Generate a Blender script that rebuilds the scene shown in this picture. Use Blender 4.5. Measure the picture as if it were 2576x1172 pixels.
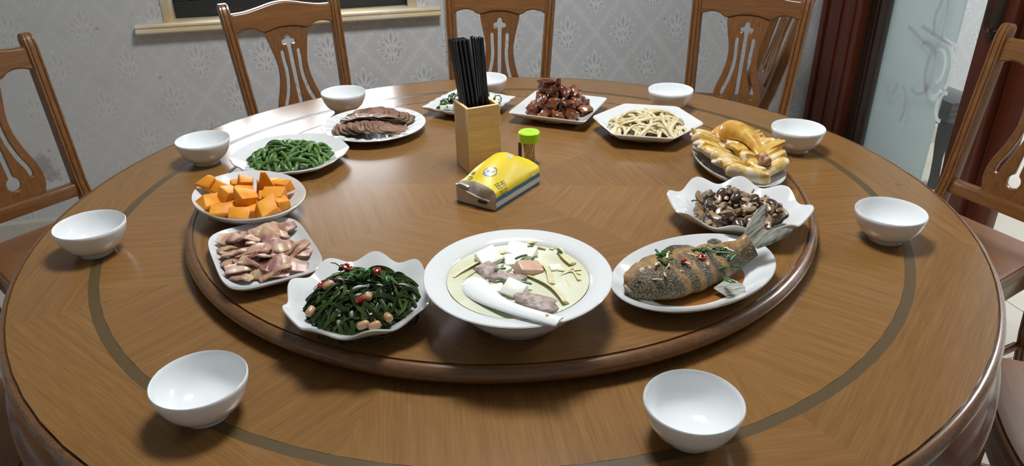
import bpy, bmesh, math, random
from math import sin, cos, pi, radians, sqrt, atan2, hypot
from mathutils import Vector, Matrix
from mathutils.bvhtree import BVHTree

for o in list(bpy.data.objects):
    bpy.data.objects.remove(o)
SC = bpy.context.scene
COL = SC.collection
R = random.Random(11)

# ------------------------------------------------------------------ camera, sky, lights, exposure
T = 0.76            # height of the table top
S = T + 0.036       # height of the turntable's top
cam_d = bpy.data.cameras.new('camera')
cam_d.sensor_fit = 'HORIZONTAL'; cam_d.sensor_width = 36.0
cam_d.lens = 36.0 * 1876.46 / 2576.0
cam_d.clip_start = 0.02
cam = bpy.data.objects.new('camera', cam_d); COL.objects.link(cam)
_r = Vector((0.99966229, -0.02098677, -0.0153255)); _u = Vector((0.02333042, 0.46504486, 0.88497964)); _f = Vector((0.01144582, 0.88503832, -0.46537744))
M = Matrix((( _r.x, _u.x, -_f.x, 0.0), (_r.y, _u.y, -_f.y, -1.40172), (_r.z, _u.z, -_f.z, T + 0.65472), (0, 0, 0, 1)))
cam.matrix_world = M
SC.camera = cam

world = bpy.data.worlds.new('world'); SC.world = world; world.use_nodes = True
bg = world.node_tree.nodes['Background']
bg.inputs[0].default_value = (0.93, 0.96, 1.0, 1); bg.inputs[1].default_value = 16.0

YAW = radians(12.0)                       # the room stands 12 degrees off the table's axes
def rw(s, n, z=0.0):                      # room coordinates -> world
    return Vector((s*cos(YAW) - n*sin(YAW), s*sin(YAW) + n*cos(YAW), z))
def area_light(name, loc, rot, sx, sy, power, color, portal=False):
    l = bpy.data.lights.new(name, 'AREA'); l.shape = 'RECTANGLE'; l.size = sx; l.size_y = sy
    l.energy = power; l.color = color
    o = bpy.data.objects.new(name, l); COL.objects.link(o); o.location = loc; o.rotation_euler = rot
    if portal: l.cycles.is_portal = True
    return o
CEIL = 2.72
area_light('ceiling_lamp_light', (0.08, 0.12, CEIL - 0.075), (0, 0, YAW), 0.50, 0.50, 41.0, (0.97, 0.985, 1.0))
area_light('added_next_room_light', rw(3.6, 0.45, CEIL - 0.075), (0, 0, YAW), 1.1, 1.1, 66.0, (0.93, 0.96, 1.0))  # unseen lamp added to brighten the next room, sized for a soft glow
area_light('window_portal', rw(-0.445, 1.80, 1.40), (radians(-90), 0, YAW), 0.94, 1.14, 1.0, (1, 1, 1), True)
vs = SC.view_settings
SC.display_settings.display_device = 'sRGB'
vs.view_transform = 'Standard'; vs.look = 'None'; vs.exposure = 0.0; vs.gamma = 1.0; vs.use_curve_mapping = False

cy_ = SC.cycles
cy_.max_bounces = 6; cy_.diffuse_bounces = 4; cy_.glossy_bounces = 3; cy_.transmission_bounces = 3; cy_.transparent_max_bounces = 10
cy_.caustics_reflective = False; cy_.caustics_refractive = False; cy_.adaptive_threshold = 0.06

# ------------------------------------------------------------------ node helpers and materials
class X:
    """a shader value with arithmetic"""
    def __init__(s, nt, sock): s.nt = nt; s.k = sock
    def op(s, o, b=None, c=None):
        n = s.nt.nodes.new('ShaderNodeMath'); n.operation = o
        for i, v in enumerate((s, b, c)):
            if v is None: continue
            if isinstance(v, X): s.nt.links.new(v.k, n.inputs[i])
            else: n.inputs[i].default_value = v
        return X(s.nt, n.outputs[0])
    def __add__(s, b): return s.op('ADD', b)
    def __radd__(s, b): return s.op('ADD', b)
    def __sub__(s, b): return s.op('SUBTRACT', b)
    def __rsub__(s, b): return (s*-1.0) + b
    def __mul__(s, b): return s.op('MULTIPLY', b)
    def __rmul__(s, b): return s.op('MULTIPLY', b)
    def abs(s): return s.op('ABSOLUTE')
    def rnd(s): return s.op('ROUND')
    def sign(s): return s.op('SIGN')
    def gt(s, b): return s.op('GREATER_THAN', b)
    def max(s, b): return s.op('MAXIMUM', b)
    def min(s, b): return s.op('MINIMUM', b)
    def sin(s): return s.op('SINE')
    def step(s, a, b):                    # smoothstep from a to b
        n = s.nt.nodes.new('ShaderNodeMapRange'); n.interpolation_type = 'SMOOTHSTEP'
        s.nt.links.new(s.k, n.inputs[0]); n.inputs[1].default_value = a; n.inputs[2].default_value = b
        return X(s.nt, n.outputs[0])

class Mat:
    def __init__(s, name, base=(.8, .8, .8), rough=.5, coat=0, spec=.5, metal=0, sss=0, coatrough=.05):
        s.m = bpy.data.materials.new(name); s.m.use_nodes = True; s.nt = s.m.node_tree
        s.b = s.nt.nodes['Principled BSDF']
        i = s.b.inputs
        i['Base Color'].default_value = (*base, 1); i['Roughness'].default_value = rough
        i['Coat Weight'].default_value = coat; i['Coat Roughness'].default_value = coatrough
        i['Specular IOR Level'].default_value = spec; i['Metallic'].default_value = metal
        if sss:
            i['Subsurface Weight'].default_value = sss; i['Subsurface Radius'].default_value = (.01, .006, .004); i['Subsurface Scale'].default_value = .6
    def new(s, t): return s.nt.nodes.new(t)
    def link(s, a, b): s.nt.links.new(a, b)
    def coord(s, kind='Object', scale=(1, 1, 1), rnd=0.0):
        tc = s.new('ShaderNodeTexCoord'); mp = s.new('ShaderNodeMapping'); mp.inputs['Scale'].default_value = scale
        s.link(tc.outputs[kind], mp.inputs[0])
        if rnd:
            oi = s.new('ShaderNodeObjectInfo'); v = s.new('ShaderNodeVectorMath'); v.operation = 'SCALE'
            v.inputs[0].default_value = (rnd, rnd*.7, rnd*.4); s.link(oi.outputs['Random'], v.inputs['Scale']); s.link(v.outputs[0], mp.inputs['Location'])
        return mp.outputs[0]
    def noise(s, vec, scale=5, detail=3, rough=.5, dist=0):
        n = s.new('ShaderNodeTexNoise'); n.inputs['Scale'].default_value = scale; n.inputs['Detail'].default_value = detail
        n.inputs['Roughness'].default_value = rough; n.inputs['Distortion'].default_value = dist
        s.link(vec, n.inputs['Vector']); return X(s.nt, n.outputs[0])
    def ramp(s, x, stops):
        n = s.new('ShaderNodeValToRGB'); e = n.color_ramp.elements
        while len(e) < len(stops): e.new(.5)
        for k, (p, c) in enumerate(stops): e[k].position = p; e[k].color = (*c, 1)
        s.link(x.k, n.inputs[0]); return n.outputs[0]
    def mix(s, fac, a, b, mode='MIX'):
        n = s.new('ShaderNodeMix'); n.data_type = 'RGBA'; n.blend_type = mode
        for v, k in ((fac, 0), (a, 6), (b, 7)):
            if isinstance(v, X): s.link(v.k, n.inputs[k])
            elif isinstance(v, (int, float)): n.inputs[k].default_value = v
            elif isinstance(v, tuple): n.inputs[k].default_value = (*v, 1)
            else: s.link(v, n.inputs[k])
        return n.outputs[2]
    def color(s, sock): s.link(sock, s.b.inputs['Base Color'])
    def bump(s, x, strength=.3, dist=.001):
        n = s.new('ShaderNodeBump'); n.inputs['Strength'].default_value = strength; n.inputs['Distance'].default_value = dist
        s.link(x.k, n.inputs['Height']); s.link(n.outputs[0], s.b.inputs['Normal'])

MATS = {}
def wood(name, dark, light, rough=.32, coat=.0, along='X', grain=1.0, vary=.12, bump=.12, mid=.5, spec=.5):
    m = Mat(name, light, rough, coat, coatrough=.12, spec=spec)
    sc = {'X': (2.0, 95, 95), 'Y': (95, 2.0, 95), 'Z': (95, 95, 2.0)}[along]
    sc2 = {'X': (16, 420, 420), 'Y': (420, 16, 420), 'Z': (420, 420, 16)}[along]
    a = m.noise(m.coord('Object', sc, 7.0), 1.3*grain, 4, .6, .35)
    b = m.noise(m.coord('Object', sc2, 3.0), 1.0*grain, 2, .5)
    g = a*.52 + b*.48
    col = m.ramp(g, [(.5 - .16*2*mid, dark), (.5 + .17, light)])
    oi = m.new('ShaderNodeObjectInfo'); rv = X(m.nt, oi.outputs['Random'])
    hs = m.new('ShaderNodeHueSaturation'); m.link(((rv - .5)*vary + 1.0).k, hs.inputs['Value']); m.link(col, hs.inputs['Color'])
    m.color(hs.outputs[0]); m.bump(g, bump, .0006)
    MATS[name] = m.m; return m.m
def plain(name, base, rough=.5, **k):
    m = Mat(name, base, rough, **k); MATS[name] = m.m; return m.m
def mottled(name, stops, scale=40, rough=.4, detail=4, bump=.3, dist=.001, kind='Object', rnd=5.0, stretch=(1, 1, 1), **k):
    m = Mat(name, stops[0][1], rough, **k)
    n = m.noise(m.coord(kind, stretch, rnd), scale, detail, .6)
    m.color(m.ramp(n, stops))
    if bump: m.bump(n, bump, dist)
    MATS[name] = m.m; return m.m

wood('veneer', (.168, .080, .024), (.236, .124, .040), rough=.235, coat=.0, spec=.42, along='X', vary=.10)
wood('veneer_cross', (.165, .079, .024), (.232, .122, .040), rough=.235, coat=.0, spec=.42, along='Y', vary=.10)
wood('turn_veneer', (.158, .076, .023), (.222, .116, .038), rough=.24, coat=.0, spec=.42, along='Y', vary=.12)
wood('rim_wood', (.11, .048, .017), (.175, .082, .031), rough=.26, coat=.5, along='X', bump=.05)
wood('table_base', (.075, .022, .008), (.125, .042, .016), rough=.25, coat=.5, along='Z', bump=.05)
wood('chair_wood', (.118, .045, .011), (.235, .101, .030), rough=.30, coat=.2, along='Z', vary=.16, bump=.08)
wood('chair_rail_wood', (.118, .045, .011), (.235, .101, .030), rough=.30, coat=.2, along='X', vary=.16, bump=.08)
wood('seat_wood', (.145, .053, .012), (.20, .082, .020), rough=.40, coat=.05, along='X', bump=.03)
wood('door_wood', (.075, .013, .005), (.125, .026, .009), rough=.35, coat=.1, along='Z', bump=.05)
wood('bamboo', (.64, .40, .17), (.80, .57, .29), rough=.45, coat=.05, along='X', vary=.1, bump=.05)
plain('inlay', (.085, .056, .022), .36, spec=.35)
plain('groove', (.03, .014, .006), .5)
plain('ceramic', (.76, .785, .795), .09, coat=.35, spec=.5)
plain('porcelain', (.63, .65, .65), .11, coat=.3)
plain('black_lacquer', (.004, .004, .005), .22, coat=.3)
plain('toothpick', (.78, .58, .33), .55)
plain('lime_plastic', (.37, .68, .02), .35, coat=.2)
plain('frame_black', (.022, .024, .028), .4)
plain('door_dark', (.030, .014, .010), .18, coat=.6)
plain('bronze', (.12, .085, .065), .28, metal=.85)
plain('black_lacquered_wood', (.012, .012, .016), .2, coat=.4)
plain('bead', (.52, .51, .47), .4)
mottled('marble', [(.35, (.62, .47, .27)), (.55, (.62, .53, .37)), (.75, (.68, .63, .53))], 9, .3, bump=0, rnd=0, coat=.2)
mottled('tile', [(.3, (.56, .52, .43)), (.7, (.61, .57, .48))], 6, .25, bump=0, rnd=9, coat=.2)
plain('grout', (.36, .33, .28), .8)
mottled('skirting', [(.3, (.48, .46, .41)), (.7, (.56, .54, .48))], 8, .4, bump=0)
plain('ceiling_white', (.72, .72, .71), .8)
plain('plaster', (.62, .62, .61), .8)
plain('ink_grey', (.4, .4, .38), .5)
_b = bpy.data.materials.new('blind_cloth'); _b.use_nodes = True; _n = _b.node_tree; _n.nodes.clear(); _o = _n.nodes.new('ShaderNodeOutputMaterial'); _d = _n.nodes.new('ShaderNodeBsdfDiffuse'); _t = _n.nodes.new('ShaderNodeBsdfTranslucent'); _m = _n.nodes.new('ShaderNodeMixShader')
_d.inputs[0].default_value = (.55, .54, .50, 1); _t.inputs[0].default_value = (.30, .29, .26, 1); _m.inputs[0].default_value = .45; _n.links.new(_d.outputs[0], _m.inputs[1]); _n.links.new(_t.outputs[0], _m.inputs[2]); _n.links.new(_m.outputs[0], _o.inputs[0]); MATS['blind_cloth'] = _b

def wallpaper():
    m = Mat('wallpaper', (.5, .5, .5), .62)
    tc = m.new('ShaderNodeTexCoord'); sp = m.new('ShaderNodeSeparateXYZ'); m.link(tc.outputs['Object'], sp.inputs[0])
    s = X(m.nt, sp.outputs[0]); z = X(m.nt, sp.outputs[2])
    u = (s - .654)*(1/.247); v = (z - (T - .073))*(1/.302)
    du = u - u.rnd(); dv = v - v.rnd()
    t = (du.abs() + dv.abs()).gt(.5)
    du = du - t*du.sign()*.5; dv = dv - t*dv.sign()*.5
    x = du.abs()*.247; y = dv*.302
    edge = None; vein = None
    for cx, cy, rx, ry, ang in ((0, .030, .0095, .030, 0), (.017, .020, .007, .024, -28), (.030, .006, .0065, .022, -52), (.034, -.012, .006, .017, -80),
                                (.013, -.012, .008, .020, -18), (.022, -.030, .007, .014, -125), (.0, -.040, .008, .016, 0), (.012, -.045, .005, .012, -140)):
        a = radians(ang); cx *= 1.12; cy *= 1.25; rx *= 1.1; ry *= 1.22; px = x - cx; py = y - cy
        qx = (px*cos(a) - py*-sin(a)*-1.0) if False else (px*cos(a) + py*sin(a)); qy = py*cos(a) - px*sin(a)
        q = (qx*(1/rx))*(qx*(1/rx)) + (qy*(1/ry))*(qy*(1/ry))
        e = q.step(.35, .8)*(1.0 - q.step(.95, 1.25)); w = 1.0 - q.step(.0, .30)
        edge = e if edge is None else edge.max(e); vein = w if vein is None else vein.max(w)
    d = .5 - (du.abs() + dv.abs()); w = du.abs() - dv.abs()
    vine = 1.0 - (d - (w*25.0).sin()*.010 - .012).abs().step(.004, .010)
    # curls along the vine
    wc = w*9.0; wf = (wc - wc.rnd())*(1/9.0); dd = d - .052
    rr = (wf*wf + dd*dd).op('SQRT'); curl = (1.0 - (rr - .024).abs().step(.003, .009))*(1.0 - (w.abs()).step(.30, .34))
    hat = (w.abs()).step(.36, .38)*(1.0 - d.step(.08, .09))*((d*260.0).sin().step(.2, .7))*.7
    light = edge.max(vine*.9).max(curl*.85).max(hat)
    co = m.coord('Object', (1, 1, 1)); fade = m.noise(co, 1.1, 2)
    st = fade.step(.42, .62)*.35 + .65
    big = m.noise(co, 1.7, 5, .6); spots = m.noise(co, 24, 2, .4).step(.735, .78)
    col = m.mix(big.step(.3, .75), (.530, .540, .552), (.575, .585, .600))
    col = m.mix(light*st*.9, col, (.700, .710, .722))
    col = m.mix(vein*st*.75, col, (.320, .330, .340))
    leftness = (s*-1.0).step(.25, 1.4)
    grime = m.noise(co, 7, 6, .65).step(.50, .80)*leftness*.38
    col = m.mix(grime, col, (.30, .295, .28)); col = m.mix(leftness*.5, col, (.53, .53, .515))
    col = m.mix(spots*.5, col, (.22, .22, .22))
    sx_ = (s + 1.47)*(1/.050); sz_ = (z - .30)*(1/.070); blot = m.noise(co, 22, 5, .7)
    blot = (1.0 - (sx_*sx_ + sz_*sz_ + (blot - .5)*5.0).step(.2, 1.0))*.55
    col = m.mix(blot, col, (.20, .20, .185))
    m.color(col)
    MATS['wallpaper'] = m.m
wallpaper()

def glassy(name, tint, ior=1.45, rough=0.0, body=None, bodyw=0.0, through=.5):
    m = bpy.data.materials.new(name); m.use_nodes = True; nt = m.node_tree; nt.nodes.clear()
    out = nt.nodes.new('ShaderNodeOutputMaterial'); tr = nt.nodes.new('ShaderNodeBsdfTransparent'); tr.inputs[0].default_value = (*tint, 1)
    gl = nt.nodes.new('ShaderNodeBsdfGlossy'); gl.inputs['Roughness'].default_value = rough; lw = nt.nodes.new('ShaderNodeLayerWeight'); lw.inputs[0].default_value = .5; pw = nt.nodes.new('ShaderNodeMath'); pw.operation = 'POWER'; pw.inputs[1].default_value = 5.0; nt.links.new(lw.outputs['Facing'], pw.inputs[0]); f0 = ((ior - 1)/(ior + 1))**2; fr = nt.nodes.new('ShaderNodeMath'); fr.operation = 'MULTIPLY_ADD'; fr.inputs[1].default_value = 1 - f0; fr.inputs[2].default_value = f0; nt.links.new(pw.outputs[0], fr.inputs[0])
    mx = nt.nodes.new('ShaderNodeMixShader'); nt.links.new(fr.outputs[0], mx.inputs[0]); nt.links.new(tr.outputs[0], mx.inputs[1]); nt.links.new(gl.outputs[0], mx.inputs[2])
    last = mx.outputs[0]
    if body:
        df = nt.nodes.new('ShaderNodeBsdfDiffuse'); df.inputs[0].default_value = (*body, 1); tl = nt.nodes.new('ShaderNodeBsdfTranslucent'); tl.inputs[0].default_value = (*body, 1)
        m2 = nt.nodes.new('ShaderNodeMixShader'); m2.inputs[0].default_value = through; nt.links.new(df.outputs[0], m2.inputs[1]); nt.links.new(tl.outputs[0], m2.inputs[2])
        m3 = nt.nodes.new('ShaderNodeMixShader'); m3.inputs[0].default_value = bodyw; nt.links.new(last, m3.inputs[1]); nt.links.new(m2.outputs[0], m3.inputs[2]); last = m3.outputs[0]
    nt.links.new(last, out.inputs[0]); MATS[name] = m; return m
glassy('clear_glass', (.96, .98, .98))
glassy('window_glass', (.98, .99, 1.0))
glassy('door_glass', (.97, .985, .985), body=(.75, .80, .80), bodyw=.025)
glassy('milky_reflection', (.86, .90, .90), body=(.60, .665, .665), bodyw=.78, through=.60)  # milky body colour stands in for a bright curtain mirrored in the door glass
glassy('etched', (.9, .92, .92), body=(.80, .84, .84), bodyw=.75)
glassy('jar_plastic', (.99, .99, .98), ior=1.18)
glassy('film', (.99, .99, .98), ior=1.4, rough=.12)
_e = Mat('lamp_glow', (.9, .9, .9), .5); _e.b.inputs['Emission Color'].default_value = (.95, .98, 1, 1); _e.b.inputs['Emission Strength'].default_value = 6.0; MATS['lamp_glow'] = _e.m

# ------------------------------------------------------------------ mesh helpers
def link(name, me, mat=None, parent=None, loc=None, rot=None, smooth=True, sharp=None):
    o = bpy.data.objects.new(name, me); COL.objects.link(o)
    if mat is not None and not me.materials: me.materials.append(MATS[mat] if isinstance(mat, str) else mat)
    if parent is not None: o.parent = parent
    if loc is not None: o.location = loc
    if rot is not None: o.rotation_euler = rot
    return o
def mesh(name, vs_, fs, smooth=True, sharp=40):
    me = bpy.data.meshes.new(name); me.from_pydata([tuple(v) for v in vs_], [], fs); me.update()
    bm = bmesh.new(); bm.from_mesh(me); bmesh.ops.recalc_face_normals(bm, faces=bm.faces); bm.to_mesh(me); bm.free()
    if smooth:
        me.shade_smooth()
        if sharp: me.set_sharp_from_angle(angle=radians(sharp))
    return me
def from_bm(name, bm, smooth=True, sharp=40):
    me = bpy.data.meshes.new(name); bmesh.ops.recalc_face_normals(bm, faces=bm.faces); bm.to_mesh(me); bm.free()
    if smooth:
        me.shade_smooth()
        if sharp: me.set_sharp_from_angle(angle=radians(sharp))
    return me
def box_me(name, x0, x1, y0, y1, z0, z1, bevel=0.0, seg=2):
    bm = bmesh.new(); bmesh.ops.create_cube(bm, size=1.0)
    for v in bm.verts: v.co = Vector(((x0 + x1)/2 + v.co.x*(x1 - x0), (y0 + y1)/2 + v.co.y*(y1 - y0), (z0 + z1)/2 + v.co.z*(z1 - z0)))
    if bevel: bmesh.ops.bevel(bm, geom=list(bm.edges), offset=bevel, segments=seg, profile=.5, affect='EDGES')
    return from_bm(name, bm)
def lathe_me(name, prof, n=48, sharp=40, closed=False):
    vs_ = []; fs = []
    for r, z in prof:
        for k in range(n): vs_.append((r*cos(2*pi*k/n), r*sin(2*pi*k/n), z))
    L = len(prof)
    for i in range(L if closed else L - 1):
        for k in range(n):
            a = i*n; b = ((i + 1) % L)*n; fs.append((a + k, a + (k + 1) % n, b + (k + 1) % n, b + k))
    if not closed:
        if prof[0][0] > 1e-6: fs.append(tuple(range(n)))
        if prof[-1][0] > 1e-6: fs.append(tuple(range((L - 1)*n, L*n)))
    me = mesh(name, vs_, fs, True, sharp); return me
def weld(me, d=1e-6):
    bm = bmesh.new(); bm.from_mesh(me); bmesh.ops.remove_doubles(bm, verts=bm.verts, dist=d); bm.to_mesh(me); bm.free(); return me
def tube_me(name, path, rad, n=8, flat=None, up=None, caps=True, sharp=50, twist=0.0):
    """sweep; rad: number or list; flat: list/number scaling the second axis"""
    P = [Vector(p) for p in path]; L = len(P); vs_ = []; fs = []
    tan = [(P[min(i + 1, L - 1)] - P[max(i - 1, 0)]).normalized() for i in range(L)]
    u = Vector(up) if up else Vector((0, 0, 1))
    if abs(tan[0].dot(u)) > .95: u = Vector((1, 0, 0))
    a = (u - tan[0]*u.dot(tan[0])).normalized()
    for i in range(L):
        if up and abs(tan[i].dot(u)) < .95: a = (u - tan[i]*u.dot(tan[i])).normalized()
        else: a = (a - tan[i]*a.dot(tan[i])).normalized()
        b = tan[i].cross(a); r = rad[i] if isinstance(rad, (list, tuple)) else rad
        f = 1.0 if flat is None else (flat[i] if isinstance(flat, (list, tuple)) else flat)
        w = twist*i/(L - 1)
        for k in range(n):
            t = 2*pi*k/n + w if flat is None else 2*pi*k/n
            c, s_ = cos(t)*r*f, sin(t)*r
            if twist and flat is not None:
                ca, sa = cos(w), sin(w); c, s_ = c*ca - s_*sa, c*sa + s_*ca
            vs_.append(P[i] + a*c + b*s_)
    for i in range(L - 1):
        for k in range(n): fs.append((i*n + k, i*n + (k + 1) % n, (i + 1)*n + (k + 1) % n, (i + 1)*n + k))
    if caps: fs.append(tuple(range(n))); fs.append(tuple(range((L - 1)*n, L*n)))
    return mesh(name, vs_, fs, True, sharp)
def join_me(name, mes):
    bm = bmesh.new()
    for m_ in mes: bm.from_mesh(m_)
    return from_bm(name, bm)
def plate_me(name, outline, rings, n=72, wave=None, sharp=45):
    """outline(th)->radius ; rings: (scale, extra radius, z, wave amount) from the top centre over the rim to the underside centre"""
    vs_ = []; fs = []
    for (t, ex, z, wv) in rings:
        for k in range(n):
            th = 2*pi*k/n; r = outline(th)*t + ex
            vs_.append((r*cos(th), r*sin(th), z + (wave(th)*wv if wave else 0)))
    L = len(rings)
    for i in range(L - 1):
        for k in range(n): fs.append((i*n + k, i*n + (k + 1) % n, (i + 1)*n + (k + 1) % n, (i + 1)*n + k))
    fs.append(tuple(range(n))); fs.append(tuple(range((L - 1)*n, L*n)))
    return mesh(name, vs_, fs, True, sharp)
def curve_me(name, loops, depth, bevel=0.002, res=2):
    """flat shape with holes in the x/z plane, thickness along y"""
    cu = bpy.data.curves.new(name + '_c', 'CURVE'); cu.dimensions = '2D'; cu.fill_mode = 'BOTH'; cu.extrude = max(depth/2 - bevel, 0); cu.bevel_depth = bevel; cu.bevel_resolution = res
    for lp in loops:
        sp = cu.splines.new('POLY'); sp.points.add(len(lp) - 1); sp.use_cyclic_u = True
        for k, (x, z) in enumerate(lp): sp.points[k].co = (x, z, 0, 1)
    o = bpy.data.objects.new(name + '_t', cu); COL.objects.link(o)
    dg = bpy.context.evaluated_depsgraph_get(); me = bpy.data.meshes.new_from_object(o.evaluated_get(dg)); me.name = name
    bpy.data.objects.remove(o); bpy.data.curves.remove(cu)
    for v in me.vertices: x, y, z = v.co; v.co = (x, -z, y)
    me.materials.clear(); me.update(); me.shade_smooth(); me.set_sharp_from_angle(angle=radians(35)); return me
def smooth_loop(pts, per=6, closed=True):
    """Catmull-Rom through pts"""
    out = []; L = len(pts)
    rng = range(L) if closed else range(L - 1)
    for i in rng:
        g = (lambda k: pts[k % L]) if closed else (lambda k: pts[max(0, min(L - 1, k))])
        p0, p1, p2, p3 = g(i - 1), g(i), g(i + 1), g(i + 2)
        for k in range(per):
            t = k/per
            out.append(tuple(.5*((2*b) + (-a + c)*t + (2*a - 5*b + 4*c - d)*t*t + (-a + 3*b - 3*c + d)*t**3) for a, b, c, d in zip(p0, p1, p2, p3)))
    if not closed: out.append(tuple(pts[-1]))
    return out
def blob_me(name, sx, sy, sz, seed, rough=.12, cube=.6, sub=3):
    """a lump between a box and an ellipsoid"""
    rr = random.Random(seed); bm = bmesh.new(); bmesh.ops.create_cube(bm, size=2.0)
    bmesh.ops.subdivide_edges(bm, edges=bm.edges, cuts=sub, use_grid_fill=True)
    ks = [(Vector((rr.uniform(-1, 1), rr.uniform(-1, 1), rr.uniform(-1, 1)))*rr.uniform(1.5, 4.5), rr.uniform(0, 6.28)) for _ in range(5)]
    sk = [rr.uniform(-.2, .2) for _ in range(4)]
    for v in bm.verts:
        d = v.co.normalized(); c = v.co*cube + d*1.15*(1 - cube)
        f = 1 + rough*sum(sin(k.dot(v.co) + p) for k, p in ks)/2.0
        c = c*f; c.x += sk[0]*c.z + sk[1]*c.y; c.y += sk[2]*c.z
        v.co = Vector((c.x*sx, c.y*sy, c.z*sz))
    return from_bm(name, bm, True, 85)

def tag(o, label, cat=None, group=None, kind=None):
    o['label'] = label
    if cat: o['category'] = cat
    if group: o['group'] = group
    if kind: o['kind'] = kind
    return o
def empty(name, loc=(0, 0, 0), rz=0.0):
    o = bpy.data.objects.new(name, None); COL.objects.link(o); o.location = loc; o.rotation_euler = (0, 0, rz); o.empty_display_size = .05; return o
def struct(o, label=None):
    o['kind'] = 'structure'
    if label: o['label'] = label
    return o
def room_obj(name, me, mat, label=None, parent=None, kind='structure'):
    o = link(name, me, mat, parent)
    if parent is None:
        o.rotation_euler = (0, 0, YAW); o['kind'] = kind
        if label: o['label'] = label
    return o

# ------------------------------------------------------------------ the room (built in room coordinates s, n)
SL, SR, NF, NB = -2.45, 1.90, -2.7, 1.68      # left wall, door wall, front wall, back wall
SE = 4.9                                      # far wall of the next room
TS = .60
fl = room_obj('floor', box_me('floor', SL - .1, SE + .1, NF - .1, NB + .1, -.08, -.004), 'grout', 'pale beige tiled floor of the dining room')
tile_me = box_me('tile', -TS/2 + .0012, TS/2 - .0012, -TS/2 + .0012, TS/2 - .0012, -.01, 0, .0015, 1)
for i in range(-4, 8):
    for j in range(-5, 3):
        x, y = .02 + i*TS + TS/2, .07 + j*TS + TS/2
        if x - TS/2 > SE or x + TS/2 < SL or y - TS/2 > NB or y + TS/2 < NF: continue
        link('tile', tile_me, 'tile', fl, (x, y, 0))
# back wall with window opening, runs on into the next room
W0, W1, WZ0, WZ1 = -0.905, 0.015, T + .075, 1.95
def wall_boxes(name, boxes):
    return join_me(name, [box_me('b', *b) for b in boxes])
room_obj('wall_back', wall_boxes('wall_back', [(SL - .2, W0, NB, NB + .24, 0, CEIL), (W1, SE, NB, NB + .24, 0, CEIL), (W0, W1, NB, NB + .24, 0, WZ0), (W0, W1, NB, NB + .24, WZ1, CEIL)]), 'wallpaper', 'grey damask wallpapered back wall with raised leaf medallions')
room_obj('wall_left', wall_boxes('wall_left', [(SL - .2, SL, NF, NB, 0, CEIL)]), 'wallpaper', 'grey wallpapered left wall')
room_obj('wall_front', wall_boxes('wall_front', [(SL - .2, SE, NF - .2, NF, 0, CEIL)]), 'plaster', 'plain pale wall behind the viewer')
room_obj('wall_right', wall_boxes('wall_right', [(SR, SR + .12, NF, -.75, 0, CEIL), (SR, SR + .12, -.75, NB, 2.16, CEIL), (SR, SR + .12, 1.60, NB, 0, 2.16)]), 'wallpaper', 'wallpapered right wall around the sliding door')
room_obj('wall_far', wall_boxes('wall_far', [(SE, SE + .2, NF, NB + .24, 0, CEIL)]), 'plaster', 'pale far wall of the next room')
room_obj('ceiling', wall_boxes('ceiling', [(SL - .2, SE + .2, NF - .2, NB + .24, CEIL, CEIL + .1)]), 'ceiling_white', 'white ceiling')
sk = [(NB - .012, 0), (NB - .012, .088), (NB - .006, .100), (NB, .100)]
def skirting(name, s0, s1):
    vs_ = [(s, n_, z) for s in (s0, s1) for n_, z in sk + [(NB, 0)]]; k = 5
    fs = [(i, (i + 1) % k, k + (i + 1) % k, k + i) for i in range(k)] + [tuple(range(k)), tuple(range(k, 2*k))]
    return mesh(name, vs_, fs, False)
room_obj('baseboard_back', skirting('baseboard_back', SL, SR - .09), 'skirting', 'pale tile skirting along the back wall')
room_obj('baseboard_side', skirting('baseboard_side', SR + .14, SE), 'skirting', 'pale tile skirting of the next room')

# window: marble sill, marble reveals, black frame, glass
win = room_obj('window_1', join_me('window_1', [box_me('b', W0 - .012, W0 + .022, NB - .006, NB + .10, WZ0, WZ1, .003), box_me('b', W1 - .022, W1 + .012, NB - .006, NB + .10, WZ0, WZ1, .003)]), 'marble', 'dark framed window with a cream marble sill')
sill_prof = [(.10, 0), (-.030, 0), (-.036, -.004), (-.038, -.010), (-.034, -.015), (-.034, -.018), (-.042, -.021), (-.044, -.028), (-.040, -.034), (0, -.036), (.10, -.036)]
s0, s1 = -1.015, .115
vs_ = [(s, NB + a, WZ0 + b + .001) for s in (s0, s1) for a, b in sill_prof]; k = len(sill_prof)
room_obj('window_sill', mesh('window_sill', vs_, [(i, (i + 1) % k, k + (i + 1) % k, k + i) for i in range(k)] + [tuple(range(k)), tuple(range(k, 2*k))], True, 30), 'marble', parent=win)
FB = NB + .055
def part_box(name, mat, b, parent, bev=.003): return link(name, box_me(name, *b, bev), mat, parent)
part_box('window_frame', 'frame_black', (W0 + .022, W1 - .022, FB, FB + .07, WZ0 + .001, WZ0 + .062), win)
part_box('window_frame', 'frame_black', (W0 + .022, W1 - .022, FB, FB + .07, WZ1 - .06, WZ1), win)
part_box('window_frame', 'frame_black', (W0 + .022, W0 + .075, FB, FB + .07, WZ0 + .062, WZ1 - .06), win)
part_box('window_frame', 'frame_black', (W1 - .075, W1 - .022, FB, FB + .07, WZ0 + .062, WZ1 - .06), win)
mid = (W0 + W1)/2
for a, b, y in ((W0 + .075, mid + .02, FB + .012), (mid - .02, W1 - .075, FB + .038)):
    sash = part_box('sash', 'frame_black', (a, b, y, y + .024, WZ0 + .062, WZ0 + .135), win)
    part_box('sash_stile', 'frame_black', (a, a + .04, y, y + .024, WZ0 + .135, WZ1 - .06), sash); part_box('sash_stile', 'frame_black', (b - .04, b, y, y + .024, WZ0 + .135, WZ1 - .06), sash)
    part_box('pane', 'window_glass', (a + .04, b - .04, y + .009, y + .015, WZ0 + .135, WZ1 - .06), sash, 0)

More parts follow.
